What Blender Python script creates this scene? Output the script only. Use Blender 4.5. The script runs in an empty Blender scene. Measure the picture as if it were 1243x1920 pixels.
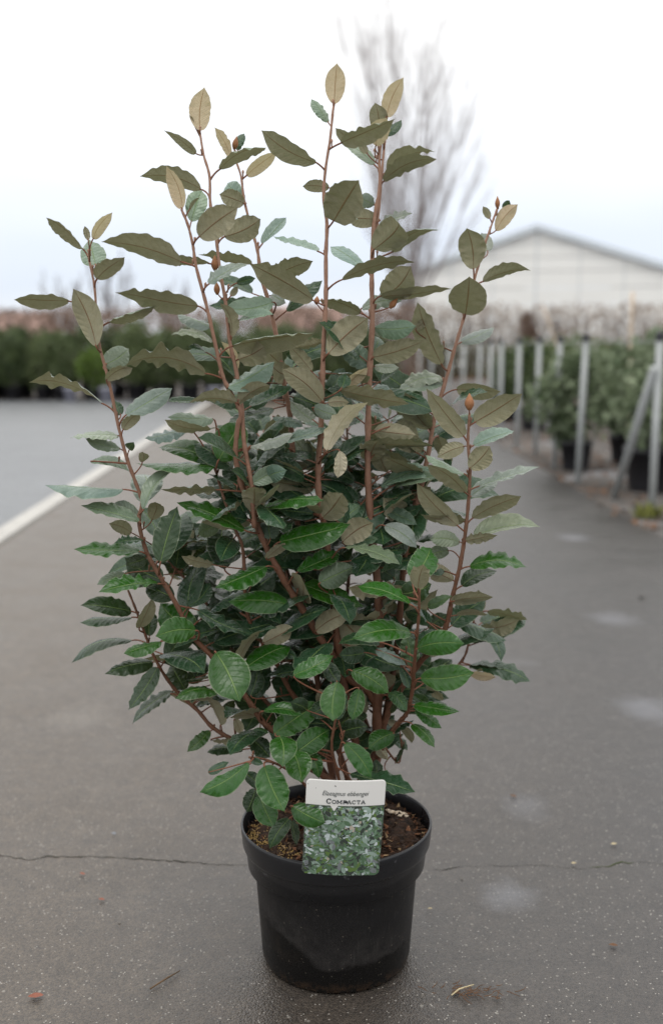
import bpy, bmesh, math, random
import numpy as np
from mathutils import Vector, Matrix

R = math.radians
rnd = random.Random(7)
scene = bpy.context.scene
COL = scene.collection

# ------------------------------------------------------------------ camera
F_PX = 1970.0; CX, CY = 621.5, 960.0; PITCH = R(8.94); CAM_H = 0.903
cam_d = bpy.data.cameras.new('camera'); cam = bpy.data.objects.new('camera', cam_d); COL.objects.link(cam)
cam.location = (0, 0, CAM_H); cam.rotation_euler = (R(90) - PITCH, 0, 0)
cam_d.sensor_fit = 'VERTICAL'; cam_d.sensor_height = 36.0; cam_d.lens = 36.0 * F_PX / 1920.0
cam_d.clip_start = 0.05; cam_d.clip_end = 600
cam_d.dof.use_dof = True; cam_d.dof.focus_distance = 1.42; cam_d.dof.aperture_fstop = 2.8
scene.camera = cam

# ------------------------------------------------------------------ world: overcast sky
SUN_EL, SUN_AZ = R(66), R(215)
world = bpy.data.worlds.new('World'); scene.world = world; world.use_nodes = True
nt = world.node_tree; nt.nodes.clear()
def wn(t): return nt.nodes.new(t)
out = wn('ShaderNodeOutputWorld'); bg = wn('ShaderNodeBackground'); bg.inputs[1].default_value = 0.1
sky = wn('ShaderNodeTexSky'); sky.sky_type = 'NISHITA'; sky.sun_disc = False; sky.sun_elevation = SUN_EL; sky.sun_rotation = SUN_AZ
tc = wn('ShaderNodeTexCoord'); sep = wn('ShaderNodeSeparateXYZ'); nt.links.new(tc.outputs['Generated'], sep.inputs[0])
ramp = wn('ShaderNodeValToRGB'); cr = ramp.color_ramp
stops = [(0.0, (.80, .83, .87)), (.05, (.70, .76, .85)), (.10, (.74, .80, .90)), (.17, (.90, .93, .98)), (.25, (1.0, 1.0, 1.0)), (.45, (1.0, .985, .96)), (1.0, (1.0, .98, .95))]
cr.elements[0].position = 0; cr.elements[0].color = (*stops[0][1], 1)
cr.elements[1].position = 1; cr.elements[1].color = (*stops[-1][1], 1)
for p, c in stops[1:-1]:
    e = cr.elements.new(p); e.color = (*c, 1)
noi = wn('ShaderNodeTexNoise'); noi.inputs['Scale'].default_value = 2.2; noi.inputs['Detail'].default_value = 3
mp = wn('ShaderNodeMapping'); mp.inputs['Scale'].default_value = (1, 1, 4.0)
nt.links.new(tc.outputs['Generated'], mp.inputs[0]); nt.links.new(mp.outputs[0], noi.inputs[0])
ad = wn('ShaderNodeMath'); ad.operation = 'MULTIPLY_ADD'; ad.inputs[1].default_value = 0.12
sb = wn('ShaderNodeMath'); sb.operation = 'SUBTRACT'; sb.inputs[1].default_value = 0.06
nt.links.new(noi.outputs[0], ad.inputs[0]); nt.links.new(sep.outputs[2], ad.inputs[2])
nt.links.new(ad.outputs[0], sb.inputs[0]); nt.links.new(sb.outputs[0], ramp.inputs[0])
vm = wn('ShaderNodeVectorMath'); vm.operation = 'SCALE'; zr = wn('ShaderNodeMapRange'); zr.inputs[1].default_value = .25; zr.inputs[2].default_value = .95; zr.inputs[3].default_value = 11.0; zr.inputs[4].default_value = 17.5
nt.links.new(sep.outputs[2], zr.inputs[0]); nt.links.new(zr.outputs[0], vm.inputs['Scale'])
nt.links.new(ramp.outputs[0], vm.inputs[0])
mx = wn('ShaderNodeMix'); mx.data_type = 'RGBA'; mx.inputs[0].default_value = 0.95
nt.links.new(sky.outputs[0], mx.inputs[6]); nt.links.new(vm.outputs[0], mx.inputs[7])
nt.links.new(mx.outputs[2], bg.inputs[0]); nt.links.new(bg.outputs[0], out.inputs[0])

sun_d = bpy.data.lights.new('sun', 'SUN'); sun_d.energy = 0.6; sun_d.angle = R(25); sun_d.color = (1, .97, .93)
sun = bpy.data.objects.new('sun', sun_d); COL.objects.link(sun)
sdir = Vector((math.sin(SUN_AZ) * math.cos(SUN_EL), math.cos(SUN_AZ) * math.cos(SUN_EL), math.sin(SUN_EL)))
sun.rotation_euler = sdir.to_track_quat('Z', 'Y').to_euler(); sun.location = (0, 0, 20)

scene.view_settings.view_transform = 'Standard'; scene.view_settings.look = 'None'
scene.view_settings.exposure = 0.13; scene.view_settings.gamma = 1.0
scene.render.engine = 'CYCLES'; scene.cycles.use_denoising = True
try: scene.cycles.denoiser = 'OPENIMAGEDENOISE'
except Exception: pass
scene.cycles.max_bounces = 7; scene.cycles.transparent_max_bounces = 8

# ------------------------------------------------------------------ helpers
def P(px, py, Y):
    """the point seen at photograph pixel (px, py) at distance Y ahead"""
    dx = (px - CX) / F_PX; dz = -(py - CY) / F_PX
    c, s = math.cos(PITCH), math.sin(PITCH)
    wy = c + dz * s; wz = -s + dz * c
    k = Y / wy
    return Vector((dx * k, Y, CAM_H + wz * k))
def G(px, py, h=0.0):
    dz = -(py - CY) / F_PX; c, s = math.cos(PITCH), math.sin(PITCH)
    wy = c + dz * s; wz = -s + dz * c
    k = (h - CAM_H) / wz
    return Vector(((px - CX) / F_PX * k, wy * k, h))

def tag(o, label=None, cat=None, group=None, kind=None):
    if label: o['label'] = label
    if cat: o['category'] = cat
    if group: o['group'] = group
    if kind: o['kind'] = kind
    return o
def empty(name, loc, label, cat, group=None):
    o = bpy.data.objects.new(name, None); COL.objects.link(o); o.location = loc; o.empty_display_size = .1
    return tag(o, label, cat, group)
def link(name, me, parent=None, loc=(0, 0, 0)):
    o = bpy.data.objects.new(name, me); COL.objects.link(o); o.location = loc
    if parent: o.parent = parent
    return o
def copy_tree(root):
    r = root.copy(); COL.objects.link(r)
    for ch in list(root.children):
        c = ch.copy(); COL.objects.link(c); c.parent = r
        for g in list(ch.children):
            d = g.copy(); COL.objects.link(d); d.parent = c
    return r

class MB:
    def __init__(s): s.v = []; s.f = []; s.m = []; s.uv = []
    def add(s, vs, fs, mi=0, uvs=None):
        n = len(s.v); s.v += [tuple(v) for v in vs]; s.f += [tuple(i + n for i in f) for f in fs]; s.m += [mi] * len(fs)
        s.uv += uvs if uvs else [(0, 0)] * len(vs)
    def tube(s, pts, rad, n=8, mi=0, cap=True):
        pts = [Vector(p) for p in pts]; vs = []; fs = []
        up = Vector((0.13, 0.9, 0.4))
        for i, p in enumerate(pts):
            t = (pts[min(i + 1, len(pts) - 1)] - pts[max(i - 1, 0)])
            if t.length < 1e-9: t = Vector((0, 0, 1))
            t.normalize(); a = t.cross(up)
            if a.length < 1e-3: a = t.cross(Vector((1, 0, 0)))
            a.normalize(); b = t.cross(a)
            r = rad[i] if hasattr(rad, '__len__') else rad
            for k in range(n):
                th = 2 * math.pi * k / n; vs.append(p + (a * math.cos(th) + b * math.sin(th)) * r)
        for i in range(len(pts) - 1):
            for k in range(n):
                fs.append((i * n + k, i * n + (k + 1) % n, (i + 1) * n + (k + 1) % n, (i + 1) * n + k))
        if cap:
            fs.append(tuple(range(n - 1, -1, -1))); fs.append(tuple((len(pts) - 1) * n + k for k in range(n)))
        s.add(vs, fs, mi)
    def box(s, lo, hi, mi=0):
        x0, y0, z0 = lo; x1, y1, z1 = hi
        s.add([(x0,y0,z0),(x1,y0,z0),(x1,y1,z0),(x0,y1,z0),(x0,y0,z1),(x1,y0,z1),(x1,y1,z1),(x0,y1,z1)],
              [(0,3,2,1),(4,5,6,7),(0,1,5,4),(1,2,6,5),(2,3,7,6),(3,0,4,7)], mi)
    def lathe(s, prof, n=48, mi=0, wob=None):
        vs = []; fs = []
        for r, z in prof:
            for k in range(n):
                th = 2 * math.pi * k / n; rr = r * (1 + (wob(th, z) if wob else 0)); vs.append((rr * math.cos(th), rr * math.sin(th), z))
        for i in range(len(prof) - 1):
            for k in range(n):
                fs.append((i * n + k, i * n + (k + 1) % n, (i + 1) * n + (k + 1) % n, (i + 1) * n + k))
        s.add(vs, fs, mi)
    def mesh(s, name, mats, smooth=True):
        me = bpy.data.meshes.new(name); me.from_pydata(s.v, [], s.f)
        for m in (mats if isinstance(mats, (list, tuple)) else [mats]): me.materials.append(m)
        me.polygons.foreach_set('material_index', s.m)
        me.polygons.foreach_set('use_smooth', [smooth] * len(s.f))
        uvl = me.uv_layers.new(name='UVMap')
        li = np.empty(len(me.loops), dtype=np.int32); me.loops.foreach_get('vertex_index', li)
        uvl.data.foreach_set('uv', np.array(s.uv, dtype=np.float32)[li].ravel())
        me.update(); return me
    def build(s, name, mats, parent=None, loc=(0, 0, 0), smooth=True):
        return link(name, s.mesh(name, mats, smooth), parent, loc)

def cat_rom(pts, sub=5):
    out = []; n = len(pts)
    for i in range(n - 1):
        p0 = pts[max(i - 1, 0)]; p1 = pts[i]; p2 = pts[i + 1]; p3 = pts[min(i + 2, n - 1)]
        for k in range(sub):
            t = k / sub
            out.append(0.5 * ((2 * p1) + (p2 - p0) * t + (2 * p0 - 5 * p1 + 4 * p2 - p3) * t * t + (3 * p1 - p0 - 3 * p2 + p3) * t ** 3))
    out.append(pts[-1].copy()); return out

# ------------------------------------------------------------------ materials
class NT:
    def __init__(s, name):
        s.mat = bpy.data.materials.new(name); s.mat.use_nodes = True; s.t = s.mat.node_tree; s.t.nodes.clear()
        s.out = s.n('ShaderNodeOutputMaterial')
    def n(s, t, **kw):
        x = s.t.nodes.new(t)
        for k, v in kw.items(): setattr(x, k, v)
        return x
    def l(s, a, b): s.t.links.new(a, b)
    def val(s, sock, v):
        if isinstance(v, (int, float)): sock.default_value = v
        elif isinstance(v, tuple): sock.default_value = (*v, 1) if len(v) == 3 and sock.type == 'RGBA' else v
        else: s.l(v, sock)
    def math(s, op, a, b=0.0, c=None, clamp=False):
        m = s.n('ShaderNodeMath', operation=op); m.use_clamp = clamp; s.val(m.inputs[0], a); s.val(m.inputs[1], b)
        if c is not None: s.val(m.inputs[2], c)
        return m.outputs[0]
    def mix(s, f, a, b, mode='MIX'):
        m = s.n('ShaderNodeMix', data_type='RGBA', blend_type=mode); s.val(m.inputs[0], f); s.val(m.inputs[6], a); s.val(m.inputs[7], b); return m.outputs[2]
    def noise(s, vec, scale, detail=3, rough=.5, out=0):
        m = s.n('ShaderNodeTexNoise'); m.inputs['Scale'].default_value = scale; m.inputs['Detail'].default_value = detail; m.inputs['Roughness'].default_value = rough
        if vec is not None: s.l(vec, m.inputs['Vector'])
        return m.outputs[out]
    def rng(s, v, a, b, c=0.0, d=1.0):
        m = s.n('ShaderNodeMapRange'); s.val(m.inputs[0], v)
        for i, x in enumerate((a, b, c, d)): m.inputs[i + 1].default_value = x
        return m.outputs[0]
    def bump(s, h, dist=.001, strength=1.0):
        b = s.n('ShaderNodeBump'); b.inputs['Strength'].default_value = strength; b.inputs['Distance'].default_value = dist; s.l(h, b.inputs['Height']); return b.outputs[0]
    def pr(s, col, rough=.5, spec=.5, normal=None, metal=0.0):
        p = s.n('ShaderNodeBsdfPrincipled'); s.val(p.inputs['Base Color'], col); s.val(p.inputs['Roughness'], rough)
        s.val(p.inputs['Specular IOR Level'], spec); p.inputs['Metallic'].default_value = metal
        if normal is not None: s.l(normal, p.inputs['Normal'])
        return p.outputs[0]
    def done(s, sh): s.l(sh, s.out.inputs[0]); return s.mat

def simple(name, col, rough=.6, spec=.5, var=.25, scale=20, metal=0.0, bump=0.0):
    t = NT(name); tcn = t.n('ShaderNodeTexCoord').outputs['Object']
    n = t.noise(tcn, scale, 4)
    c = t.mix(n, tuple(x * (1 - var) for x in col), tuple(min(1, x * (1 + var)) for x in col))
    return t.done(t.pr(c, rough, spec, t.bump(n, bump) if bump else None, metal))

def leaf_mat(name, under, under2, rib_under, transl=.15, top=None, gloss=.24):
    t = NT(name)
    uv = t.n('ShaderNodeUVMap').outputs[0]; sx = t.n('ShaderNodeSeparateXYZ'); t.l(uv, sx.inputs[0])
    u = sx.outputs[0]; v = t.math('ABSOLUTE', t.math('SUBTRACT', sx.outputs[1], .5)); v = t.math('MULTIPLY', v, 2.0)
    oi = t.n('ShaderNodeObjectInfo'); geo = t.n('ShaderNodeNewGeometry'); pos = t.n('ShaderNodeTexCoord').outputs['Object']
    # per-piece variation also works inside joined meshes
    nbig = t.noise(geo.outputs['Position'], 22, 2); nfine = t.noise(pos, 900, 2); nmid = t.noise(pos, 120, 3)
    rib = t.rng(v, .060, .018)                              # midrib mask
    k = t.math('SUBTRACT', t.math('MULTIPLY', u, 9.0), t.math('MULTIPLY', v, 1.7))
    fr = t.math('ABSOLUTE', t.math('SUBTRACT', t.math('FRACT', k), .5))
    vein = t.rng(fr, .42, .5)
    edge = t.rng(v, .93, 1.0)
    # top face
    base = top if top else oi.outputs['Color']
    c = t.mix(nbig, t.mix(1.0, base, (.72, .78, .8), 'MULTIPLY'), t.mix(1.0, base, (1.3, 1.2, 1.1), 'MULTIPLY'))
    c = t.mix(t.math('MULTIPLY', t.rng(nmid, .5, .8), .35), c, (.10, .15, .10))
    c = t.mix(t.math('MULTIPLY', vein, .08), c, (.12, .20, .07))
    c = t.mix(t.math('MULTIPLY', rib, .6), c, (.22, .33, .10))
    c = t.mix(t.math('MULTIPLY', edge, .45), c, (.38, .42, .28))
    spk = t.math('MULTIPLY', t.rng(nfine, .70, .76), .35)
    c = t.mix(spk, c, (.40, .44, .38))
    # underside
    d = t.mix(oi.outputs['Random'], under, under2)
    d = t.mix(nbig, t.mix(1.0, d, (.80, .80, .82), 'MULTIPLY'), t.mix(1.0, d, (1.22, 1.20, 1.12), 'MULTIPLY'))
    d = t.mix(t.math('MULTIPLY', t.rng(nmid, .35, .75), .35), d, t.mix(1.0, d, (.75, .66, .52), 'MULTIPLY'))
    d = t.mix(t.rng(nfine, .4, .7), d, t.mix(1.0, d, (.84, .82, .80), 'MULTIPLY'))
    d = t.mix(t.math('MULTIPLY', vein, .30), d, t.mix(1.0, d, (.7, .62, .5), 'MULTIPLY'))
    d = t.mix(t.math('MULTIPLY', rib, .8), d, rib_under)
    d = t.mix(t.math('MULTIPLY', edge, .35), d, (.45, .44, .32))
    back = geo.outputs['Backfacing']
    col = t.mix(back, c, d)
    h = t.math('ADD', t.math('MULTIPLY', vein, -.30), t.math('MULTIPLY', rib, -1.0))
    h = t.math('ADD', h, t.math('MULTIPLY', nmid, .7))
    quilt = t.math('MULTIPLY', t.math('SINE', t.math('MULTIPLY', k, 6.2832)), t.math('MULTIPLY', v, t.rng(nbig, .3, .7, .3, 1.5)))
    h = t.math('ADD', h, t.math('MULTIPLY', quilt, .38)); h = t.math('ADD', h, t.math('MULTIPLY', t.noise(pos, 55, 2), 3.0))
    bmp = t.bump(h, .0009, .8)
    rough = t.math('ADD', t.math('MULTIPLY', back, .30), t.rng(nmid, .3, .7, gloss - .05, gloss + .14))
    p = t.pr(col, rough, t.math('SUBTRACT', .45, t.math('MULTIPLY', back, .25)), bmp)
    tr = t.n('ShaderNodeBsdfTranslucent'); t.l(t.mix(.5, col, (.25, .30, .08)), tr.inputs[0])
    ms = t.n('ShaderNodeMixShader'); ms.inputs[0].default_value = transl; t.l(p, ms.inputs[1]); t.l(tr.outputs[0], ms.inputs[2])
    return t.done(ms.outputs[0])

M = {}
M['leaf'] = leaf_mat('oleaster_leaf', (.31, .30, .215), (.39, .37, .27), (.20, .09, .045))
M['young'] = leaf_mat('young_leaf', (.70, .57, .42), (.74, .62, .47), (.40, .19, .10), transl=.38, top=(.30, .33, .22), gloss=.5)
M['pale'] = leaf_mat('pale_leaf', (.72, .68, .54), (.80, .74, .60), (.55, .46, .30), transl=.3, top=(.58, .55, .42), gloss=.6)
def bark_mat():
    t = NT('red_brown_bark'); pos = t.n('ShaderNodeNewGeometry').outputs['Position']; sp = t.n('ShaderNodeSeparateXYZ'); t.l(pos, sp.inputs[0])
    n = t.noise(pos, 160, 4, .65); n2 = t.noise(pos, 18, 2)
    young = t.mix(n, (.23, .115, .075), (.46, .28, .20)); old = t.mix(n, (.060, .026, .014), (.20, .088, .047))
    # the young wood above is lighter and pinker than the old wood below
    c = t.mix(t.math('ADD', t.rng(sp.outputs[2], .50, 1.0), t.math('MULTIPLY', t.math('SUBTRACT', n2, .5), .6), clamp=True), old, young)
    return t.done(t.pr(c, .62, .35, t.bump(n, .0012, .9)))
M['bark'] = bark_mat()
M['bud'] = simple('rusty_bud', (.30, .135, .06), .6, .3, .35, 300, bump=.0005)
M['petiole'] = simple('petiole', (.20, .085, .05), .6, .3, .35, 200)

def asphalt(name, dark, light, gradient=None, speck=.9):
    t = NT(name); pos = t.n('ShaderNodeNewGeometry').outputs['Position']
    big = t.noise(pos, .55, 4, .55); med = t.noise(pos, 4.5, 4, .6); fine = t.noise(pos, 330, 3, .7)
    vor = t.n('ShaderNodeTexVoronoi'); vor.inputs['Scale'].default_value = 330; t.l(pos, vor.inputs['Vector'])
    vc = t.n('ShaderNodeSeparateColor'); t.l(vor.outputs['Color'], vc.inputs[0])
    vor2 = t.n('ShaderNodeTexVoronoi'); vor2.inputs['Scale'].default_value = 120; t.l(pos, vor2.inputs['Vector'])
    vc2 = t.n('ShaderNodeSeparateColor'); t.l(vor2.outputs['Color'], vc2.inputs[0])
    base = t.mix(t.rng(t.math('ADD', t.math('MULTIPLY', big, .6), t.math('MULTIPLY', med, .4)), .33, .67), dark, light)
    if gradient:
        sp = t.n('ShaderNodeSeparateXYZ'); t.l(pos, sp.inputs[0])
        gx = t.math('ADD', sp.outputs[0], t.math('MULTIPLY', t.math('SUBTRACT', big, .5), 1.6))
        base = t.mix(t.rng(gx, gradient[0], gradient[1]), gradient[2], base)
    base = t.mix(1.0, base, t.mix(t.rng(vc.outputs[0], 0, 1), (.62, .62, .63), (1.40, 1.37, 1.33)), 'MULTIPLY')
    base = t.mix(t.math('MULTIPLY', t.rng(fine, .5, .8), .35), base, (.03, .028, .026))
    s1 = t.math('MULTIPLY', t.math('GREATER_THAN', vc.outputs[1], .965), t.math('LESS_THAN', vor.outputs['Distance'], .45))
    s2 = t.math('MULTIPLY', t.math('GREATER_THAN', vc2.outputs[1], .982), t.math('LESS_THAN', vor2.outputs['Distance'], .3))
    base = t.mix(1.0, base, t.mix(t.rng(t.noise(pos, 26, 4, .65), .3, .7), (.78, .78, .78), (1.22, 1.22, 1.20)), 'MULTIPLY')
    base = t.mix(t.math('MULTIPLY', s1, .55 * speck), base, (.55, .52, .47))
    base = t.mix(t.math('MULTIPLY', s2, .5 * speck), base, (.36, .34, .30))
    # pale dried-puddle blotches and small dark stains
    bl = t.rng(t.noise(pos, 1.9, 2, .4), .66, .80); base = t.mix(t.math('MULTIPLY', bl, .42), base, (.24, .25, .29))
    st = t.rng(t.noise(pos, 7, 3, .6), .68, .78); base = t.mix(t.math('MULTIPLY', st, .5), base, (.03, .03, .03))
    if gradient:   # dried puddle stains and darker spots that lie at fixed places on the path
        for (x, y, rx, ry, k, colr) in STAINS:
            dx = t.math('DIVIDE', t.math('SUBTRACT', sp.outputs[0], x), rx); dy = t.math('DIVIDE', t.math('SUBTRACT', sp.outputs[1], y), ry)
            dd = t.math('ADD', t.math('SQRT', t.math('ADD', t.math('MULTIPLY', dx, dx), t.math('MULTIPLY', dy, dy))), t.math('MULTIPLY', t.math('SUBTRACT', t.noise(pos, 16, 4, .7), .5), 1.3))
            base = t.mix(t.math('MULTIPLY', t.rng(dd, 1.0, .25), k), base, colr)
    h = t.math('ADD', t.math('MULTIPLY', vor.outputs['Distance'], -1.0), t.math('MULTIPLY', fine, .8))
    return t.done(t.pr(base, t.rng(med, .3, .7, .30, .46), .75, t.bump(h, .0011, .7)))
STAINS = []
for (px, py, rx, k, c) in [(950, 1678, .055, .55, (.25, .26, .29)), (985, 1512, .06, .30, (.22, .23, .26)), (1215, 1330, .10, .45, (.26, .27, .31)), (1150, 1160, .10, .4, (.28, .29, .33)), (1075, 1008, .10, .45, (.32, .33, .38)), (150, 1345, .10, .25, (.30, .28, .25)),
                           (560, 1780, .30, .45, (.030, .028, .027)), (330, 1640, .16, .25, (.05, .045, .04)), (1180, 1040, .10, .4, (.03, .03, .03)), (1000, 1760, .22, .22, (.035, .033, .033))]:
    g = G(px, py); STAINS.append((g.x, g.y, rx, rx * 1.2, k * .65, c))
M['path'] = asphalt('worn_asphalt', (.023, .0205, .020), (.043, .039, .038), (-1.1, .75, (.096, .077, .058)))
M['road'] = asphalt('smooth_blue_grey_asphalt', (.13, .14, .155), (.185, .197, .213), None, .4)
def ground_mat():
    t = NT('soil_ground'); pos = t.n('ShaderNodeNewGeometry').outputs['Position']
    a = t.noise(pos, .9, 4, .6); b = t.noise(pos, 14, 4, .7)
    c = t.mix(t.rng(a, .4, .6), (.055, .048, .042), (.13, .125, .12)); c = t.mix(t.rng(b, .55, .7), c, (.16, .085, .045))
    c = t.mix(t.math('MULTIPLY', t.rng(t.noise(pos, 1.7, 2), .58, .66), .8), c, (.24, .24, .25))
    return t.done(t.pr(c, .8, .3, t.bump(b, .01)))
M['ground'] = ground_mat()
M['concrete'] = simple('pale_concrete', (.46, .45, .425), .75, .3, .2, 12, bump=.002)
M['crack'] = simple('crack_dirt', (.022, .022, .016), .95, .1, .4, 90)
M['moss'] = simple('crack_moss', (.05, .065, .02), .95, .1, .4, 90)
M['steel'] = simple('galvanised_steel', (.36, .38, .38), .5, .5, .2, 30)
M['cap'] = simple('black_cap', (.02, .022, .028), .5, .5, .2, 30)
M['cane'] = simple('bamboo_cane', (.62, .51, .40), .6, .3, .25, 15)
M['potbg'] = simple('black_pot_far', (.014, .014, .017), .45, .5, .3, 10)
M['whitep'] = simple('white_plastic', (.7, .7, .74), .5, .5, .1, 10)
M['grass'] = simple('yellow_green_grass', (.14, .15, .035), .7, .2, .5, 30)
M['litter'] = simple('fallen_leaf_brown', (.15, .080, .045), .7, .2, .5, 30)
M['leafred'] = simple('fallen_leaf_red', (.25, .085, .05), .5, .4, .35, 60)
M['twig'] = simple('dry_twig', (.13, .085, .05), .8, .2, .4, 60)
M['straw'] = simple('pale_straw', (.50, .42, .26), .7, .3, .2, 60)
def cloud_leaf(name, a, b, spec=.4, rough=.5):
    t = NT(name); pos = t.n('ShaderNodeNewGeometry').outputs['Position']; oi = t.n('ShaderNodeObjectInfo')
    n = t.noise(pos, 9, 3, .7); f = t.rng(t.math('ADD', n, t.math('MULTIPLY', t.math('SUBTRACT', oi.outputs['Random'], .5), .25)), .3, .7)
    c = t.mix(f, a, b); p = t.pr(c, rough, spec)
    tr = t.n('ShaderNodeBsdfTranslucent'); t.l(c, tr.inputs[0]); ms = t.n('ShaderNodeMixShader'); ms.inputs[0].default_value = .2
    t.l(p, ms.inputs[1]); t.l(tr.outputs[0], ms.inputs[2]); return t.done(ms.outputs[0])
M['dkgreen'] = cloud_leaf('hedge_green', (.038, .068, .024), (.16, .20, .085))
M['lime'] = cloud_leaf('lime_green', (.07, .13, .02), (.15, .22, .04))
M['olive'] = cloud_leaf('olive_yellow', (.08, .085, .035), (.22, .20, .10))
M['silver'] = cloud_leaf('silvery_green', (.045, .08, .028), (.33, .39, .25))
M['midgreen'] = cloud_leaf('mid_green', (.045, .075, .025), (.13, .18, .06))
M['beech'] = cloud_leaf('dry_beech_leaf', (.17, .115, .088), (.33, .24, .19), .2, .8)
M['hornb'] = cloud_leaf('bare_hedge_twigs', (.22, .15, .10), (.42, .33, .26), .2, .8)
M['ltwig'] = simple('grey_twig', (.19, .165, .16), .8, .2, .3, 3); M['treebark'] = simple('pale_tree_bark', (.34, .305, .30), .8, .2, .25, 3)

# ------------------------------------------------------------------ ground, path, road, kerb
def sheet(name, pts, mat, z, nx=1):
    mb = MB(); mb.add([(x, y, z) for x, y in pts], [tuple(range(len(pts)))]); o = mb.build(name, mat, smooth=False); o['kind'] = 'structure'; return o
sheet('ground', [(-300, -60), (300, -60), (300, 400), (-300, 400)], M['ground'], -.012)
def edge_x(y): return -1.50 - .035 * (y - 4.0)
sheet('path', [(edge_x(-4) - .0, -4), (1.62, -4), (1.57, 8), (1.62, 14), (1.9, 30.5), (edge_x(30.5), 30.5)], M['path'], 0.0)
sheet('road', [(-60, -10), (edge_x(-10) - .12, -10), (edge_x(17.9) - .12, 17.9), (-60, 17.9)], M['road'], -.004)
mb = MB()
y = -4.0
while y < 30.0:                       # kerb stones laid end to end
    y1 = y + 1.0; xa, xb = edge_x(y), edge_x(y1 - .012)
    mb.add([(xa-.125,y,-.05),(xa,y,-.05),(xb,y1-.012,-.05),(xb-.125,y1-.012,-.05),(xa-.108,y,.014),(xa-.006,y,.014),(xb-.006,y1-.012,.014),(xb-.108,y1-.012,.014)],
           [(0,3,2,1),(4,5,6,7),(0,1,5,4),(1,2,6,5),(2,3,7,6),(3,0,4,7)])
    y = y1
o = mb.build('kerb', M['concrete'], smooth=False); o['kind'] = 'structure'
# crack in the asphalt
def crack(pxs, mat, wmm, name):
    pts = []
    for i in range(len(pxs) - 1):
        (xa, ya), (xb, yb) = pxs[i], pxs[i + 1]
        n = max(2, int(abs(xb - xa) / 9))
        for k in range(n):
            f = k / n; pts.append(G(xa + (xb - xa) * f, ya + (yb - ya) * f + rnd.uniform(-1.6, 1.6), .0006))
    pts.append(G(*pxs[-1], .0006))
    vs = []; fs = []
    for i, p in enumerate(pts):
        w = wmm / 1000 * rnd.uniform(.25, 1.1) * (1 if 0 < i < len(pts) - 1 else .1)
        vs += [p + Vector((0, w, 0)), p - Vector((0, w, 0))]
        if i: fs.append((2 * i - 2, 2 * i - 1, 2 * i + 1, 2 * i))
    mb = MB(); mb.add(vs, fs); o = mb.build(name, mat, smooth=False); o['kind'] = 'structure'
crack([(-160, 1590), (-60, 1597), (0, 1602), (40, 1610), (65, 1612), (90, 1606), (200, 1607), (300, 1612), (400, 1620), (470, 1622)], M['crack'], 1.5, 'crack')
crack([(808, 1632), (845, 1629), (870, 1624)], M['crack'], 1.0, 'crack')
crack([(1100, 1628), (1140, 1624), (1165, 1617), (1190, 1617)], M['moss'], 1.6, 'crack')
crack([(870, 1624), (980, 1622), (1100, 1628)], M['crack'], .5, 'crack')
crack([(1190, 1617), (1260, 1620), (1400, 1612)], M['crack'], .6, 'crack')

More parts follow.
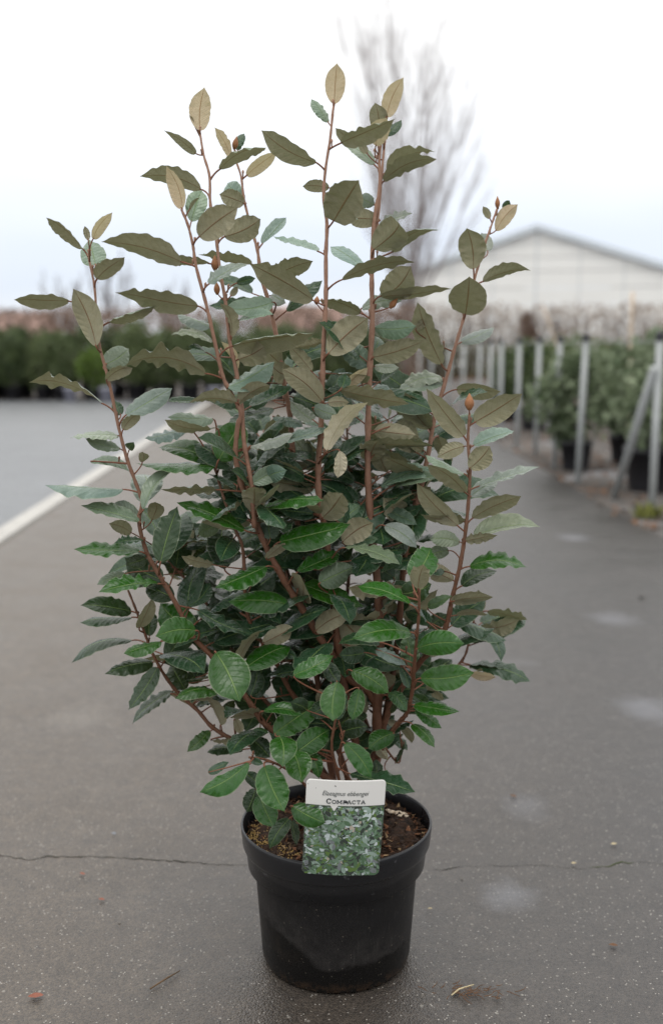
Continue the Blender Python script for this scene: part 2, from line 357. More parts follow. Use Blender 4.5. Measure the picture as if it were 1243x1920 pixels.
# ------------------------------------------------------------------ greenhouse
def greenhouse():
    xl, yl, xr, yr = 3.07, 42.0, 12.42, 39.5
    L = Vector((xl, yl, 0)); Rr = Vector((xr, yr, 0)); u = (Rr - L); W = u.length; u.normalize(); bk = Vector((-u.y, u.x, 0))
    He, Ha, D = 3.72, 5.28, 26.0
    root = empty('greenhouse', L + u * W / 2, 'long white gabled greenhouse with a grey edged roof behind the bare hedge', 'greenhouse')
    o0 = L + u * W / 2
    def pt(a, b, h): return (L + u * a + bk * b + Vector((0, 0, h))) - o0
    wallm = simple('greenhouse_film', (.90, .90, .87), .5, .4, .06, .6); barm = simple('greenhouse_bar', (.66, .69, .70), .5, .4, .1, 2)
    roofm = simple('greenhouse_roof', (.55, .60, .64), .4, .5, .08, .8); trim = simple('verge_trim', (.66, .72, .77), .5, .4, .1, 2)
    def top(a): return He + (Ha - He) * (1 - abs(a - W / 2) / (W / 2))
    # gable panels: rows
    rows = [0, .62, 1.24, 1.86, 2.48, 3.10, 3.72, 4.24, 4.76, 5.28]
    ncol = 6
    for c in range(ncol):
        a0, a1 = W * c / ncol + .02, W * (c + 1) / ncol - .02
        for r in range(len(rows) - 1):
            z0, z1 = rows[r] + .012, rows[r + 1] - .012
            poly = [(a0, z0), (a1, z0)]
            # clip against gable line
            def clip(poly):
                pass
            t0, t1 = top(a0), top(a1)
            if max(t0, t1) <= z0: continue
            pts = [(a0, z0), (a1, z0), (a1, z1), (a0, z1)]
            res = []
            for i in range(4):
                p, q = pts[i], pts[(i + 1) % 4]; ip = p[1] <= top(p[0]) - .0; iq = q[1] <= top(q[0])
                if ip: res.append(p)
                if ip != iq:
                    lo, hi = 0.0, 1.0
                    for _ in range(20):
                        m = (lo + hi) / 2; x = (p[0] + (q[0] - p[0]) * m, p[1] + (q[1] - p[1]) * m)
                        if (x[1] <= top(x[0])) == ip: lo = m
                        else: hi = m
                    res.append((p[0] + (q[0] - p[0]) * lo, p[1] + (q[1] - p[1]) * lo))
            if len(res) < 3: continue
            n = len(res); off = rnd.uniform(0, .006)
            mb = MB(); mb.add([pt(a, -.03 - off, z) for a, z in res] + [pt(a, 0.02, z) for a, z in res],
                              [tuple(range(n)), tuple(range(2 * n - 1, n - 1, -1))] + [(i, i + n, (i + 1) % n + n, (i + 1) % n) for i in range(n)])
            mb.build('wall_panel', wallm, root, smooth=False)
    for c in range(ncol + 1):
        a = min(max(W * c / ncol, .05), W - .05)
        mb = MB(); w = .018 if c != 3 else .035
        q = [pt(a - w, -.045, 0), pt(a + w, -.045, 0), pt(a + w, .05, 0), pt(a - w, .05, 0)]; tz = top(a) - .02
        mb.add(q + [v + Vector((0, 0, tz)) for v in q], [(0,3,2,1),(4,5,6,7),(0,1,5,4),(1,2,6,5),(2,3,7,6),(3,0,4,7)])
        mb.build('post', barm, root, smooth=False)
    for s in (0, 1):
        a = 0 if s == 0 else W; e = -.15 if s == 0 else W + .15
        mb = MB(); h0 = He - .02; 
        q = [(e, -.15, h0), (W / 2, -.15, Ha + .03), (W / 2, D, Ha + .03), (e, D, h0)]
        vs = [pt(*x) for x in q] + [pt(x[0], x[1], x[2] + .08) for x in q]
        mb.add(vs, [(0,1,2,3),(7,6,5,4),(0,4,5,1),(1,5,6,2),(2,6,7,3),(3,7,4,0)]); mb.build('roof', roofm, root, smooth=False)
        q = [(e, -.22, h0 - .10), (W / 2, -.22, Ha - .05), (W / 2, -.152, Ha - .05), (e, -.152, h0 - .10)]
        vs = [pt(*x) for x in q] + [pt(x[0], x[1], x[2] + .22) for x in q]
        mb = MB(); mb.add(vs, [(0,1,2,3),(7,6,5,4),(0,4,5,1),(1,5,6,2),(2,6,7,3),(3,7,4,0)]); mb.build('verge', trim, root, smooth=False)
        mb = MB(); q = [pt(a - .03, .05, 0), pt(a + .03, .05, 0), pt(a + .03, D, 0), pt(a - .03, D, 0)]
        mb.add(q + [v + Vector((0, 0, He - .03)) for v in q], [(0,3,2,1),(4,5,6,7),(0,1,5,4),(1,2,6,5),(2,3,7,6),(3,0,4,7)]); mb.build('side_wall', wallm, root, smooth=False)
greenhouse()

# far houses with red roofs at the left horizon
def house(x, y, w, d, h, rh, label):
    root = empty('house', (x, y, 0), label, 'house')
    mb = MB(); mb.box((-w/2, -d/2, 0), (w/2, d/2, h)); mb.build('wall', simple('house_wall', (.45, .36, .32), .8, .2, .15, 2), root, smooth=False)
    mb = MB(); mb.add([(-w/2-.3,-d/2-.3,h-.02),(w/2+.3,-d/2-.3,h-.02),(w/2+.3,d/2+.3,h-.02),(-w/2-.3,d/2+.3,h-.02),(-w/2-.3,0,h+rh),(w/2+.3,0,h+rh)],
                      [(0,1,5,4),(2,3,4,5),(0,4,3),(1,2,5),(3,2,1,0)]); mb.build('roof', simple('roof_tile', (.42, .29, .25), .8, .2, .2, 3), root, smooth=False)
house(-35, 110, 12, 8, 2.2, 2.2, 'low distant house with an orange red roof at the far left horizon')
house(-3.5, 120, 9, 7, 2.8, 2.6, 'distant brick house with a dark red roof behind the shrub tips')

# ------------------------------------------------------------------ foliage clouds
def leaf_cloud(n, sampler, size, seed, mb=None, aspect=.5, upbias=.3):
    rg = np.random.default_rng(seed); pts = sampler(rg, n); m = len(pts)
    d = rg.normal(size=(m, 3)); d[:, 2] += upbias; d /= np.linalg.norm(d, axis=1)[:, None]
    e = rg.normal(size=(m, 3)); s = np.cross(d, e); s /= np.linalg.norm(s, axis=1)[:, None]
    L = size * rg.uniform(.6, 1.3, m)[:, None]
    v = np.stack([pts, pts + d * L * .5 + s * L * aspect * .5, pts + d * L, pts + d * L * .5 - s * L * aspect * .5], 1).reshape(-1, 3)
    f = np.arange(m * 4).reshape(-1, 4)
    return v, f
def raw_mesh(name, v, f, mat):
    me = bpy.data.meshes.new(name); m = len(f)
    me.vertices.add(len(v)); me.vertices.foreach_set('co', v.astype(np.float32).ravel())
    me.loops.add(m * 4); me.loops.foreach_set('vertex_index', f.astype(np.int32).ravel())
    me.polygons.add(m); me.polygons.foreach_set('loop_start', np.arange(0, m * 4, 4, dtype=np.int32))
    me.materials.append(mat); me.update(calc_edges=True); me.validate(); return me
def ell(cx, cy, cz, rx, ry, rz, lumps=5, seed=0):
    rr = np.random.default_rng(seed + 991); C = [(cx, cy, cz, 1.0)]
    for _ in range(lumps):
        t = rr.normal(size=3); t /= np.linalg.norm(t); q = rr.uniform(.45, .85); C.append((cx + t[0] * rx * q, cy + t[1] * ry * q, cz + t[2] * rz * q, rr.uniform(.28, .58)))
    def s(rg, n):
        out = []
        for c in C:
            k = int(n * (.35 if c[3] == 1.0 else .65 / lumps)); p = rg.normal(size=(k, 3)); p /= np.linalg.norm(p, axis=1)[:, None]
            p *= rg.uniform(.35, 1.0, k)[:, None] ** .5; out.append(np.array(c[:3]) + p * np.array([rx, ry, rz]) * c[3])
        return np.concatenate(out)
    return s
def boxs(lo, hi, topnoise=.1, seed=0):
    def s(rg, n):
        p = rg.uniform(lo, hi, size=(n, 3)); x = p[:, 0]
        top = hi[2] + topnoise * (np.sin(x * 3.1 + seed) + np.sin(x * 7.7 + seed * 2) * .6 + rg.normal(size=n) * .5)
        p[:, 2] = lo[2] + (p[:, 2] - lo[2]) * (top - lo[2]) / (hi[2] - lo[2]); return p
    return s
def pot_mesh(r, h, name='pot'):
    mb = MB(); mb.lathe([(r * .78, 0), (r * .95, h * .86), (r, h * .86), (r, h), (r * .93, h), (r * .9, h * .9), (0.001, h * .9)], 20); mb.add([(r*.78*math.cos(a), r*.78*math.sin(a), 0) for a in [k*math.pi/10 for k in range(20)]], [tuple(range(19, -1, -1))]); return mb.mesh(name, M['potbg'])
def shrub(name, loc, r, hp, rx, rz, mat, n, size, label, cat='shrub', group=None, seed=1, lumps=6):
    root = empty(name, loc, label, cat, group)
    link('pot', pot_mesh(r, hp), root)
    cz = hp + rz * .92
    v, f = leaf_cloud(n, ell(0, 0, cz, rx, rx, rz, lumps, seed), size, seed)
    link('foliage', raw_mesh('foliage', v, f, mat), root)
    mb = MB(); rg = random.Random(seed)
    for k in range(7):
        a = rg.uniform(0, 6.28); q = Vector((math.cos(a) * rx * .6, math.sin(a) * rx * .6, cz + rz * .3)); mb.tube([(0, 0, hp * .85), q * .5 + Vector((0, 0, hp * .5)), q], [.012, .008, .004], 5)
    mb.build('stems', M['ltwig'], root)
    return root
# left: rows of dark potted shrubs standing at the far side of the road
protos = [shrub('potted_shrub', (0, 0, 0), .17, .24, .36, .50, M['dkgreen'], 2800, .08, 'dark green bushy shrub in a black pot in the long row across the road', 'shrub', 'dark shrubs in the row across the road', s) for s in (3, 4, 5)]
k = 0
for row, (yy, x0, x1, st) in enumerate([(18.3, -7.2, 3.0, .43), (19.1, -7.3, 1.0, .43)]):
    x = x0
    while x < x1:
        if not (row == 0 and abs(x + 4.0) < .45) and not (row == 0 and x > .9):
            o = protos[k] if k < 3 else copy_tree(protos[k % 3])
            o.location = (x + rnd.uniform(-.06, .06), yy + rnd.uniform(-.06, .06), 0); o.rotation_euler.z = rnd.uniform(0, 6.28); s = rnd.uniform(.9, 1.08); o.scale = (s, s, s); k += 1
        x += st
shrub('potted_shrub', (-4.02, 17.9, 0), .12, .22, .24, .36, M['lime'], 1500, .07, 'small lime green shrub in front of the dark row at the left', 'shrub', None, 9)
for i, (x, lab) in enumerate([(-4.35, 'white wrapped pot at the foot of the lime shrub'), (-3.75, 'pale grey pot right of the lime shrub'), (-1.95, 'pale pot glimpsed between the stems at the row end')]):
    mb = MB(); mb.lathe([(.001, .001), (.085, 0), (.11, .2), (.12, .2), (.12, .235), (.1, .235), (.095, .2), (.001, .2)], 18)
    tag(mb.build('plant_pot', simple('lilac_pot', (.30, .30, .36), .5, .4, .2, 10), loc=(x, 17.62, 0)), lab, 'plant pot')

def hedge(name, lo, hi, n, size, mat, label, seed, tn=.08, twigs=0, loc=(0, 0, 0), aspect=.5, up=.3):
    root = empty(name, loc, label, 'hedge')
    v, f = leaf_cloud(n, boxs(lo, hi, tn, seed), size, seed, aspect=aspect, upbias=up); o = link('foliage', raw_mesh('foliage', v, f, mat), root)
    mb = MB(); rg = random.Random(seed)
    for _ in range(twigs):
        x = rg.uniform(lo[0], hi[0]); yv = rg.uniform(lo[1], hi[1]); z = hi[2] * rg.uniform(.8, 1.05)
        mb.tube([(x, yv, 0), (x + rg.uniform(-.1, .1), yv, z * .5), (x + rg.uniform(-.25, .25), yv + rg.uniform(-.1, .1), z)], [.022, .014, .005], 4, cap=False)
    if twigs: mb.build('stems', M['ltwig'], root)
    return root
hedge('hedge', (-12, 25.5, 0.05), (2.2, 26.4, 1.82), 26000, .11, M['beech'], 'long russet brown beech hedge behind the dark shrub rows', 3, .05, 60)
hedge('hedge', (1.2, 31.2, .9), (13, 32.0, 2.08), 3600, .13, M['hornb'], 'thin half bare brown hedge in front of the white greenhouse', 5, .05, 330, up=1.2)
hedge('hedge', (1.6, 30.8, .02), (7.0, 31.15, 1.0), 3800, .12, M['olive'], 'low yellow green hedge at the end of the path', 8, .05, 30)
hedge('hedge', (4.2, 21.0, .02), (9.5, 22.0, 1.0), 4800, .12, M['midgreen'], 'green nursery hedge between the posts and the bare hedge', 11, .1, 40)
def litter(name, lo, hi, n, size, seed, label, mat):
    rg = np.random.default_rng(seed); pts = rg.uniform((lo[0], lo[1], .002), (hi[0], hi[1], .012), size=(n, 3))
    a = rg.uniform(0, 6.28, n); L = size * rg.uniform(.5, 1.2, n)
    d = np.stack([np.cos(a) * L, np.sin(a) * L, rg.uniform(0, .2, n) * L], 1); s = np.stack([-np.sin(a) * L * .3, np.cos(a) * L * .3, rg.uniform(-.1, .3, n) * L], 1)
    v = np.stack([pts, pts + d * .5 + s, pts + d, pts + d * .5 - s], 1).reshape(-1, 3); v[:, 2] = np.maximum(v[:, 2], .001)
    o = link(name, raw_mesh(name, v, np.arange(n * 4).reshape(-1, 4), mat)); tag(o, label, 'leaf litter', kind='stuff')
litter('leaf_litter', (.3, 29.3), (6.5, 30.7), 900, .16, 1, 'rust brown fallen leaves along the end of the path', M['litter'])
litter('leaf_litter', (1.52, 4.2), (4.5, 14), 1500, .05, 2, 'brown fallen leaves scattered on the ground under the posts', M['litter'])

# far bare trees on the horizon at left
def bare_tree(loc, H, spread, seed, label, limbs=10, n2=9, n3=5, trunk_r=.12, fork=.09, mat=None, cat='tree', r3=.011, fine=False):
    root = empty('bare_tree', loc, label, cat); rg = random.Random(seed); mat = mat or M['ltwig']
    mb = MB(); mb.tube([(0, 0, -.1), (.02, 0, H * fork * .6), (0, 0, H * fork * 1.6)], [trunk_r * 1.3, trunk_r, trunk_r * .75], 10); mb.build('trunk', mat, root)
    mb = MB()
    def path(p, d, L, bend, seg=6):
        pts = [p.copy()]; d = d.copy()
        for i in range(seg):
            d = (d + Vector((rg.gauss(0, .05), rg.gauss(0, .05), bend))).normalized(); p = p + d * L / seg; pts.append(p.copy())
        return pts
    for i in range(limbs):
        a = i * 2.4 + rg.uniform(-.3, .3); tilt = spread * (1.2 * math.sqrt(rg.random()) if fine else rg.uniform(.25, 1.15)) * (1 if i else .1)
        d = Vector((math.cos(a) * tilt, math.sin(a) * tilt, 1)).normalized(); z0 = H * fork * rg.uniform(.7, 1.5)
        L = H * (rg.uniform(.78, .88) - .26 * (tilt / spread) ** 2 if fine else rg.uniform(.62, .88)) / max(.8, d.z)
        main = path(Vector((0, 0, z0)), d, L, .018 if fine else .05 * (1 + tilt), 8); r0 = trunk_r * rg.uniform(.36, .55)
        mb.tube(main, [r0 * (1 - .9 * (k / 8)) + .006 for k in range(9)], 6, cap=False)
        for j in range(n2):
            k = rg.uniform(1, 7.3); k0 = int(k); p = main[k0].lerp(main[k0 + 1], k - k0); b = rg.uniform(0, 6.28)
            dd = ((main[k0 + 1] - main[k0]).normalized() + Vector((math.cos(b), math.sin(b), .1)) * (rg.uniform(.3, .75) if fine else rg.uniform(.22, .5))).normalized()
            L2 = L * rg.uniform(.22, .45) * (1.15 - k / 10); s = path(p, dd, L2, .11, 5); mb.tube(s, [r0 * .32 * (1 - .8 * q / 5) + .004 for q in range(6)], 4, cap=False)
            for _ in range(n3):
                q = rg.uniform(.5, 4.6); q0 = int(q); p3 = s[q0].lerp(s[q0 + 1], q - q0); b = rg.uniform(0, 6.28)
                d3 = ((s[q0 + 1] - s[q0]).normalized() + Vector((math.cos(b), math.sin(b), .2)) * .45).normalized()
                mb.tube(path(p3, d3, L2 * rg.uniform(.3, .7), .12, 3), [r3, r3 * .8, r3 * .6, r3 * .3], 3, cap=False)
    mb.build('crown', mat, root)
bare_tree((2.05, 30.2, 0), 10.9, .37, 21, 'tall leafless upright tree with fine grey branches behind the shrub', 17, 9, 5, .065, .10, mat=M['treebark'], r3=.0065, fine=True)
for i, (x, y, h, lab) in enumerate([(-14.8, 60, 4.6, 'small leafless tree on the horizon at the far left'), (-12.6, 62, 5.4, 'rounded leafless tree on the horizon left of the shrub'),
                                    (-9.5, 64, 4.2, 'low leafless tree on the horizon just left of the shrub')]):
    bare_tree((x, y, 0), h, .7, 40 + i, lab, 9, 7, 5, .1, .2, r3=.014)

# ------------------------------------------------------------------ posts on the right
def post():
    root = empty('metal_post', (0, 0, 0), 'x', 'post', 'galvanised posts along the right edge of the path')
    mb = MB(); mb.tube([(0, 0, -.15), (0, 0, .955)], .0200, 14); mb.build('tube', M['steel'], root)
    mb = MB(); mb.lathe([(.0235, .935), (.025, .94), (.025, .972), (.021, .982), (.001, .984)], 14); mb.build('cap', M['cap'], root)
    return root
pr = [(1230.5, 5.75), (1088, 7.05), (1042, 7.98), (1006, 8.85), (971, 9.65), (938.5, 10.7), (919, 11.4), (897, 12.3), (867, 13.8), (841, 15.4), (807, 18.2), (785, 20.6)]
labs = ['nearest galvanised post with a black cap and a slanting brace', 'second post from the right, in front of the silvery potted shrub',
        'third post from the right, at the left edge of the silvery shrub'] + [w + ' post from the right in the receding row of grey posts' for w in ('fourth', 'fifth', 'sixth', 'seventh', 'eighth', 'ninth')] + ['third post from the far left end of the grey row', 'second post from the far left end of the grey row', 'farthest post, at the left end of the grey row']
p0 = post(); posts = []
for i, (px, Y) in enumerate(pr):
    o = p0 if i == 0 else copy_tree(p0)
    pos = P(px, 760, Y); o.location = (pos.x, Y, 0); posts.append(o)
    o.rotation_euler = (rnd.uniform(-.012, .012), rnd.uniform(-.012, .012) + (.012 if i in (1, 2) else 0), 0)
    o['label'] = labs[i]
a = P(1226, 690, 5.72); b = G(1150, 937, -.02)
mb = MB(); mb.tube([a - b, (a - b) * .5, Vector((0, 0, 0))], .023, 12)
mb2 = mb.build('post_brace', M['steel'], posts[0], loc=b - Vector(posts[0].location)); 
mb2.matrix_parent_inverse = Matrix(); 
root = empty('fence_wire', (posts[0].location.x, 5.75, .93), 'thin wire strung between the post tops along the path', 'wire')
mb = MB(); mb.tube([Vector((o.location.x, o.location.y, .93)) - Vector(root.location) for o in posts], .0035, 5); mb.build('wire', M['steel'], root)

# ------------------------------------------------------------------ potted shrubs behind the posts
shrub('potted_shrub', (1.83, 7.85, 0), .125, .21, .30, .36, M['silver'], 1700, .08, 'silvery green shrub in a black pot directly behind the second post', 'shrub', None, 31, 7)
shrub('potted_shrub', (2.08, 6.72, 0), .21, .27, .34, .38, M['silver'], 2000, .08, 'large green shrub in a wide black pot behind the slanting brace', 'shrub', None, 32, 7)
shrub('potted_shrub', (2.35, 8.3, 0), .16, .22, .30, .34, M['silver'], 1700, .08, 'grey green variegated shrub between the two large potted shrubs', 'shrub', None, 33, 7)
shrub('potted_shrub', (2.24, 11.7, 0), .16, .25, .26, .38, M['dkgreen'], 1900, .07, 'dark green potted shrub seen between the fourth and fifth posts', 'shrub', None, 34, 7)
shrub('potted_shrub', (2.62, 11.9, 0), .16, .25, .28, .36, M['dkgreen'], 1900, .07, 'dark bushy potted shrub just left of the silvery ones', 'shrub', None, 35, 7)
shrub('potted_shrub', (2.15, 13.0, 0), .16, .25, .24, .34, M['midgreen'], 1600, .07, 'olive green potted shrub at the left end of the plants behind the posts', 'shrub', None, 36, 7)
pp = None
for i, (x, y, lab) in enumerate([(3.0, 10.2, 'dark green potted shrub standing behind the tall bamboo cane'), (3.3, 12.6, 'dark potted shrub in the back rows between the second post and the cane'),
                                 (3.1, 14.5, 'small distant dark shrub directly behind the third post'), (3.9, 15.2, 'small dark shrub farthest back behind the silvery potted shrub'), (3.45, 11.0, 'dark potted shrub at the right edge of the picture behind the nearest post')]):
    if pp is None: pp = shrub('potted_shrub', (x, y, 0), .16, .22, .30, .33, M['dkgreen'], 1500, .085, lab, 'shrub', 'potted shrubs standing behind the nearer plants', 50, 7)
    else: o = copy_tree(pp); o.location = (x, y, 0); o.rotation_euler.z = i * 1.7; o['label'] = lab
mb = MB(); mb.lathe([(.001, .0), (.05, .0), (.055, .14), (.03, .2), (.03, .23), (.001, .23)], 14)
tag(mb.build('white_bottle', M['whitep'], loc=(2.37, 11.35, .0)), 'small white container standing among the black pots behind the posts', 'container')
def cane(pa, pb, r, label):
    mb = MB(); n = 7; pts = [pa.lerp(pb, i / n) + Vector((rnd.uniform(-.004, .004), 0, 0)) for i in range(n + 1)]
    mb.tube([p - pa for p in pts], [r * (1.12 if i % 2 else 1) for i in range(n + 1)], 8); tag(mb.build('bamboo_cane', M['cane'], loc=pa), label, 'cane')
cane(P(1177, 815, 7.75), P(1185, 548, 7.75), .013, 'tall pale bamboo cane rising from the shrub behind the posts')
cane(Vector((2.16, 9.0, .25)), P(1018, 575, 9.1), .007, 'thin leaning cane among the plants behind the third post')
rt = empty('dry_shrub', (2.35, 12.9, 0), 'dried brown shrub head poking above the distant posts', 'shrub')
v, f = leaf_cloud(500, ell(0, 0, 1.12, .10, .10, .17, 3, 4), .06, 5); link('foliage', raw_mesh('foliage', v, f, M['beech']), rt)
mb = MB(); mb.tube([(0, 0, 0), (.02, 0, .6), (0, 0, 1.2)], [.015, .012, .006], 6); mb.build('stem', M['twig'], rt)
def tuft(loc, n, h, seed, label):
    rg = random.Random(seed); mb = MB()
    for _ in range(n):
        a = rg.uniform(0, 6.28); l = h * rg.uniform(.5, 1); s = rg.uniform(.2, .9); b0 = Vector((rg.gauss(0, .04), rg.gauss(0, .04), 0)); t = b0 + Vector((math.cos(a) * l * s, math.sin(a) * l * s, l * (1.1 - s * .6)))
        w = Vector((-math.sin(a), math.cos(a), 0)) * .006; m = (b0 + t) / 2 + Vector((0, 0, l * .15))
        mb.add([b0 - w, b0 + w, m + w, m - w, t], [(0, 1, 2, 3), (3, 2, 4)])
    tag(mb.build('weed_tuft', M['grass'], loc=loc), label, 'weed')
tuft(G(1212, 968), 70, .10, 3, 'yellow green weed tuft at the foot of the nearest post')

# ------------------------------------------------------------------ the pot in front
D0 = 1.464; PC = Vector((.0068, D0, 0)); RIM_H = .213
def pot_material():
    t = NT('black_pot_plastic'); pos = t.n('ShaderNodeTexCoord').outputs['Object']; sp = t.n('ShaderNodeSeparateXYZ'); t.l(pos, sp.inputs[0])
    n1 = t.noise(pos, 14, 4, .6); n2 = t.noise(pos, 60, 4, .7); fine = t.noise(pos, 700, 2, .6)
    # tide mark: wet dark foot whose line climbs to the left, dusty dry wall above
    left = t.math('MULTIPLY', t.rng(sp.outputs[0], -.02, -.115), .062)
    line = t.math('ADD', t.math('ADD', .043, left), t.math('MULTIPLY', t.math('SUBTRACT', n1, .5), .055))
    line = t.math('ADD', line, t.math('MULTIPLY', t.math('SUBTRACT', n2, .5), .018))
    d = t.math('SUBTRACT', sp.outputs[2], line); dry = t.rng(d, -.003, .005)
    dust = t.math('MULTIPLY', t.rng(d, .055, .0), dry)
    c = t.mix(dry, (.0045, .0042, .0040), t.mix(n2, (.0085, .0082, .0085), (.0145, .014, .0145)))
    c = t.mix(t.math('MULTIPLY', dust, t.rng(n2, .3, .8, .05, .38)), c, (.070, .062, .055))
    c = t.mix(t.math('MULTIPLY', t.rng(n1, .52, .75), t.math('MULTIPLY', t.rng(sp.outputs[0], -.03, -.12), .4)), c, (.07, .05, .035))
    vor = t.n('ShaderNodeTexVoronoi'); vor.inputs['Scale'].default_value = 330; t.l(pos, vor.inputs['Vector']); vc = t.n('ShaderNodeSeparateColor'); t.l(vor.outputs['Color'], vc.inputs[0])
    spk = t.math('MULTIPLY', t.math('GREATER_THAN', vc.outputs[1], .95), t.math('LESS_THAN', vor.outputs['Distance'], t.math('MULTIPLY', vc.outputs[0], .42)))
    c = t.mix(t.math('MULTIPLY', spk, .35), c, (.16, .14, .11))
    mpn = t.n('ShaderNodeMapping'); mpn.inputs['Scale'].default_value = (1, 1, .12); t.l(pos, mpn.inputs[0]); sc_ = t.noise(mpn.outputs[0], 260, 3, .7)
    c = t.mix(t.math('MULTIPLY', t.rng(sc_, .58, .78), t.math('MULTIPLY', dry, .35)), c, (.07, .066, .062)); dst = t.noise(pos, 1100, 2, .8)
    c = t.mix(t.math('MULTIPLY', t.rng(dst, .60, .72), t.rng(n1, .35, .65, .05, .45)), c, (.13, .115, .10))
    foot = t.math('MULTIPLY', t.rng(sp.outputs[2], .022, .004), t.rng(n2, .45, .6)); c = t.mix(t.math('MULTIPLY', foot, .7), c, (.06, .035, .02))
    return t.done(t.pr(c, t.math('ADD', t.rng(n2, .3, .7, .34, .48), t.math('MULTIPLY', dust, .2)), .20, t.bump(t.math('ADD', n2, t.math('MULTIPLY', fine, .5)), .0005, .6)))
M['pot'] = pot_material()
def rim_material():
    t = NT('rim_plastic'); pos = t.n('ShaderNodeTexCoord').outputs['Object']; n2 = t.noise(pos, 40, 4, .7); n3 = t.noise(pos, 9, 3)
    c = t.mix(n2, (.0085, .0090, .0105), (.016, .0165, .019)); c = t.mix(t.math('MULTIPLY', t.rng(t.noise(pos, 55, 3, .7), .66, .72), .35), c, (.16, .16, .17))
    return t.done(t.pr(c, t.rng(n3, .3, .7, .22, .36), .42, t.bump(n2, .0004, .5)))
M['rim'] = rim_material()
pot = empty('plant_pot', PC, 'round black plastic nursery pot with a wet dirty foot on the asphalt', 'plant pot')
wob = lambda th, z: .010 * math.cos(2 * th - .9) * (z / .2) + .004 * math.sin(3 * th + 1) * (z / .2)
mb = MB(); mb.lathe([(.001, .004), (.096, .004), (.1035, .0), (.108, .004), (.1105, .012), (.1165, .10), (.1215, .181), (.1215, .190), (.118, .190), (.113, .05), (.001, .05)], 96, wob=wob); mb.build('pot_body', M['pot'], pot)
mb = MB(); mb.lathe([(.1222, .176), (.131, .176), (.1355, .179), (.1375, .184), (.1395, .205), (.1398, .210), (.1388, .2128), (.1372, .2130), (.1360, .2110), (.1345, .196), (.130, .150), (.120, .148)], 112, wob=wob); mb.build('rim', M['rim'], pot)
# soil
def soil_mat():
    t = NT('bark_soil'); pos = t.n('ShaderNodeTexCoord').outputs['Object']; a = t.noise(pos, 90, 5, .75); b = t.noise(pos, 25, 3)
    c = t.mix(t.rng(a, .35, .7), (.008, .005, .003), (.075, .035, .018)); return t.done(t.pr(c, .85, .3, t.bump(a, .006)))
M['soil'] = soil_mat()
SOIL_H = .192
rg = random.Random(5)
mb = MB(); vs = []; nr, na = 16, 64
for i in range(nr + 1):
    for k in range(na):
        r = .1345 * i / nr; a = 2 * math.pi * k / na; vs.append((r * math.cos(a), r * math.sin(a), SOIL_H + rg.uniform(-.004, .004) + .006 * math.sin(r * 60 + 2 * math.cos(a * 2)) - (.006 if i > 14 else 0)))
mb.add(vs, [(i * na + k, (i + 1) * na + k, (i + 1) * na + (k + 1) % na, i * na + (k + 1) % na) for i in range(nr) for k in range(na)])
mb.build('soil', M['soil'], pot)
mb = MB()
for _ in range(2600):
    r = .132 * math.sqrt(rg.random()); a = rg.uniform(0, 6.28); p = Vector((r * math.cos(a), r * math.sin(a), SOIL_H + rg.uniform(-.001, .006)))
    d = Vector((rg.gauss(0, 1), rg.gauss(0, 1), rg.gauss(0, .35))).normalized(); s = d.cross(Vector((rg.gauss(0, .3), rg.gauss(0, .3), 1))).normalized(); n = d.cross(s)
    L = rg.uniform(.002, .009); w = L * rg.uniform(.15, .5); h = w * .4
    mb.add([p - d*L - s*w*.5, p + s*w, p + d*L, p - s*w, p + n*h, p - n*h], [(0,1,4),(1,2,4),(2,3,4),(3,0,4),(1,0,5),(2,1,5),(3,2,5),(0,3,5)], 0 if rg.random() < .72 else (1 if rg.random() < .7 else 2))
o = mb.build('bark_chips', [simple('dark_chip', (.035, .018, .010), .8, .3, .6, 90), simple('red_chip', (.15, .065, .03), .8, .3, .5, 90), simple('tan_chip', (.33, .22, .12), .8, .3, .4, 90)], pot, smooth=False); o['kind'] = 'stuff'
mb = MB()
for _ in range(420):
    a = rg.gauss(3.55, .35); r = .132 * math.sqrt(rg.uniform(.45, .97)); s = rg.uniform(.0009, .0019); c = Vector((r * math.cos(a), r * math.sin(a), SOIL_H + .004))
    mb.add([c + Vector(v) * s for v in ((1,0,0),(-1,0,0),(0,1,0),(0,-1,0),(0,0,1),(0,0,-1))], [(0,2,4),(2,1,4),(1,3,4),(3,0,4),(2,0,5),(1,2,5),(3,1,5),(0,3,5)])
o = mb.build('fertiliser_grains', simple('yellow_grain', (.42, .28, .10), .5, .4, .3, 90), pot); o['kind'] = 'stuff'
# pale fungus-like scrap on the soil
c0 = G(745, 1524, SOIL_H + .006); mb = MB()
for (dx, dy, s) in [(0, 0, 1.0), (-.009, .004, .8), (.009, -.003, .7), (.003, -.009, .55), (-.014, .010, .5), (.013, -.011, .5)]:
    vs = []; fs = []
    for i in range(5):
        for k in range(9):
            th = math.pi * i / 4; ph = 2 * math.pi * k / 9; q = 1 + rg.uniform(-.25, .25)
            vs.append(Vector((dx + math.sin(th) * math.cos(ph) * .0075 * s * q, dy + math.sin(th) * math.sin(ph) * .006 * s * q, math.cos(th) * .0028 * s)))
    for i in range(4):
        for k in range(9): fs.append((i * 9 + k, (i + 1) * 9 + k, (i + 1) * 9 + (k + 1) % 9, i * 9 + (k + 1) % 9))
    mb.add(vs, fs)
tag(mb.build('pale_scrap', simple('cream_scrap', (.66, .55, .42), .7, .3, .2, 120), loc=c0), 'pale cream scrap lying on the soil right of the label', 'scrap')
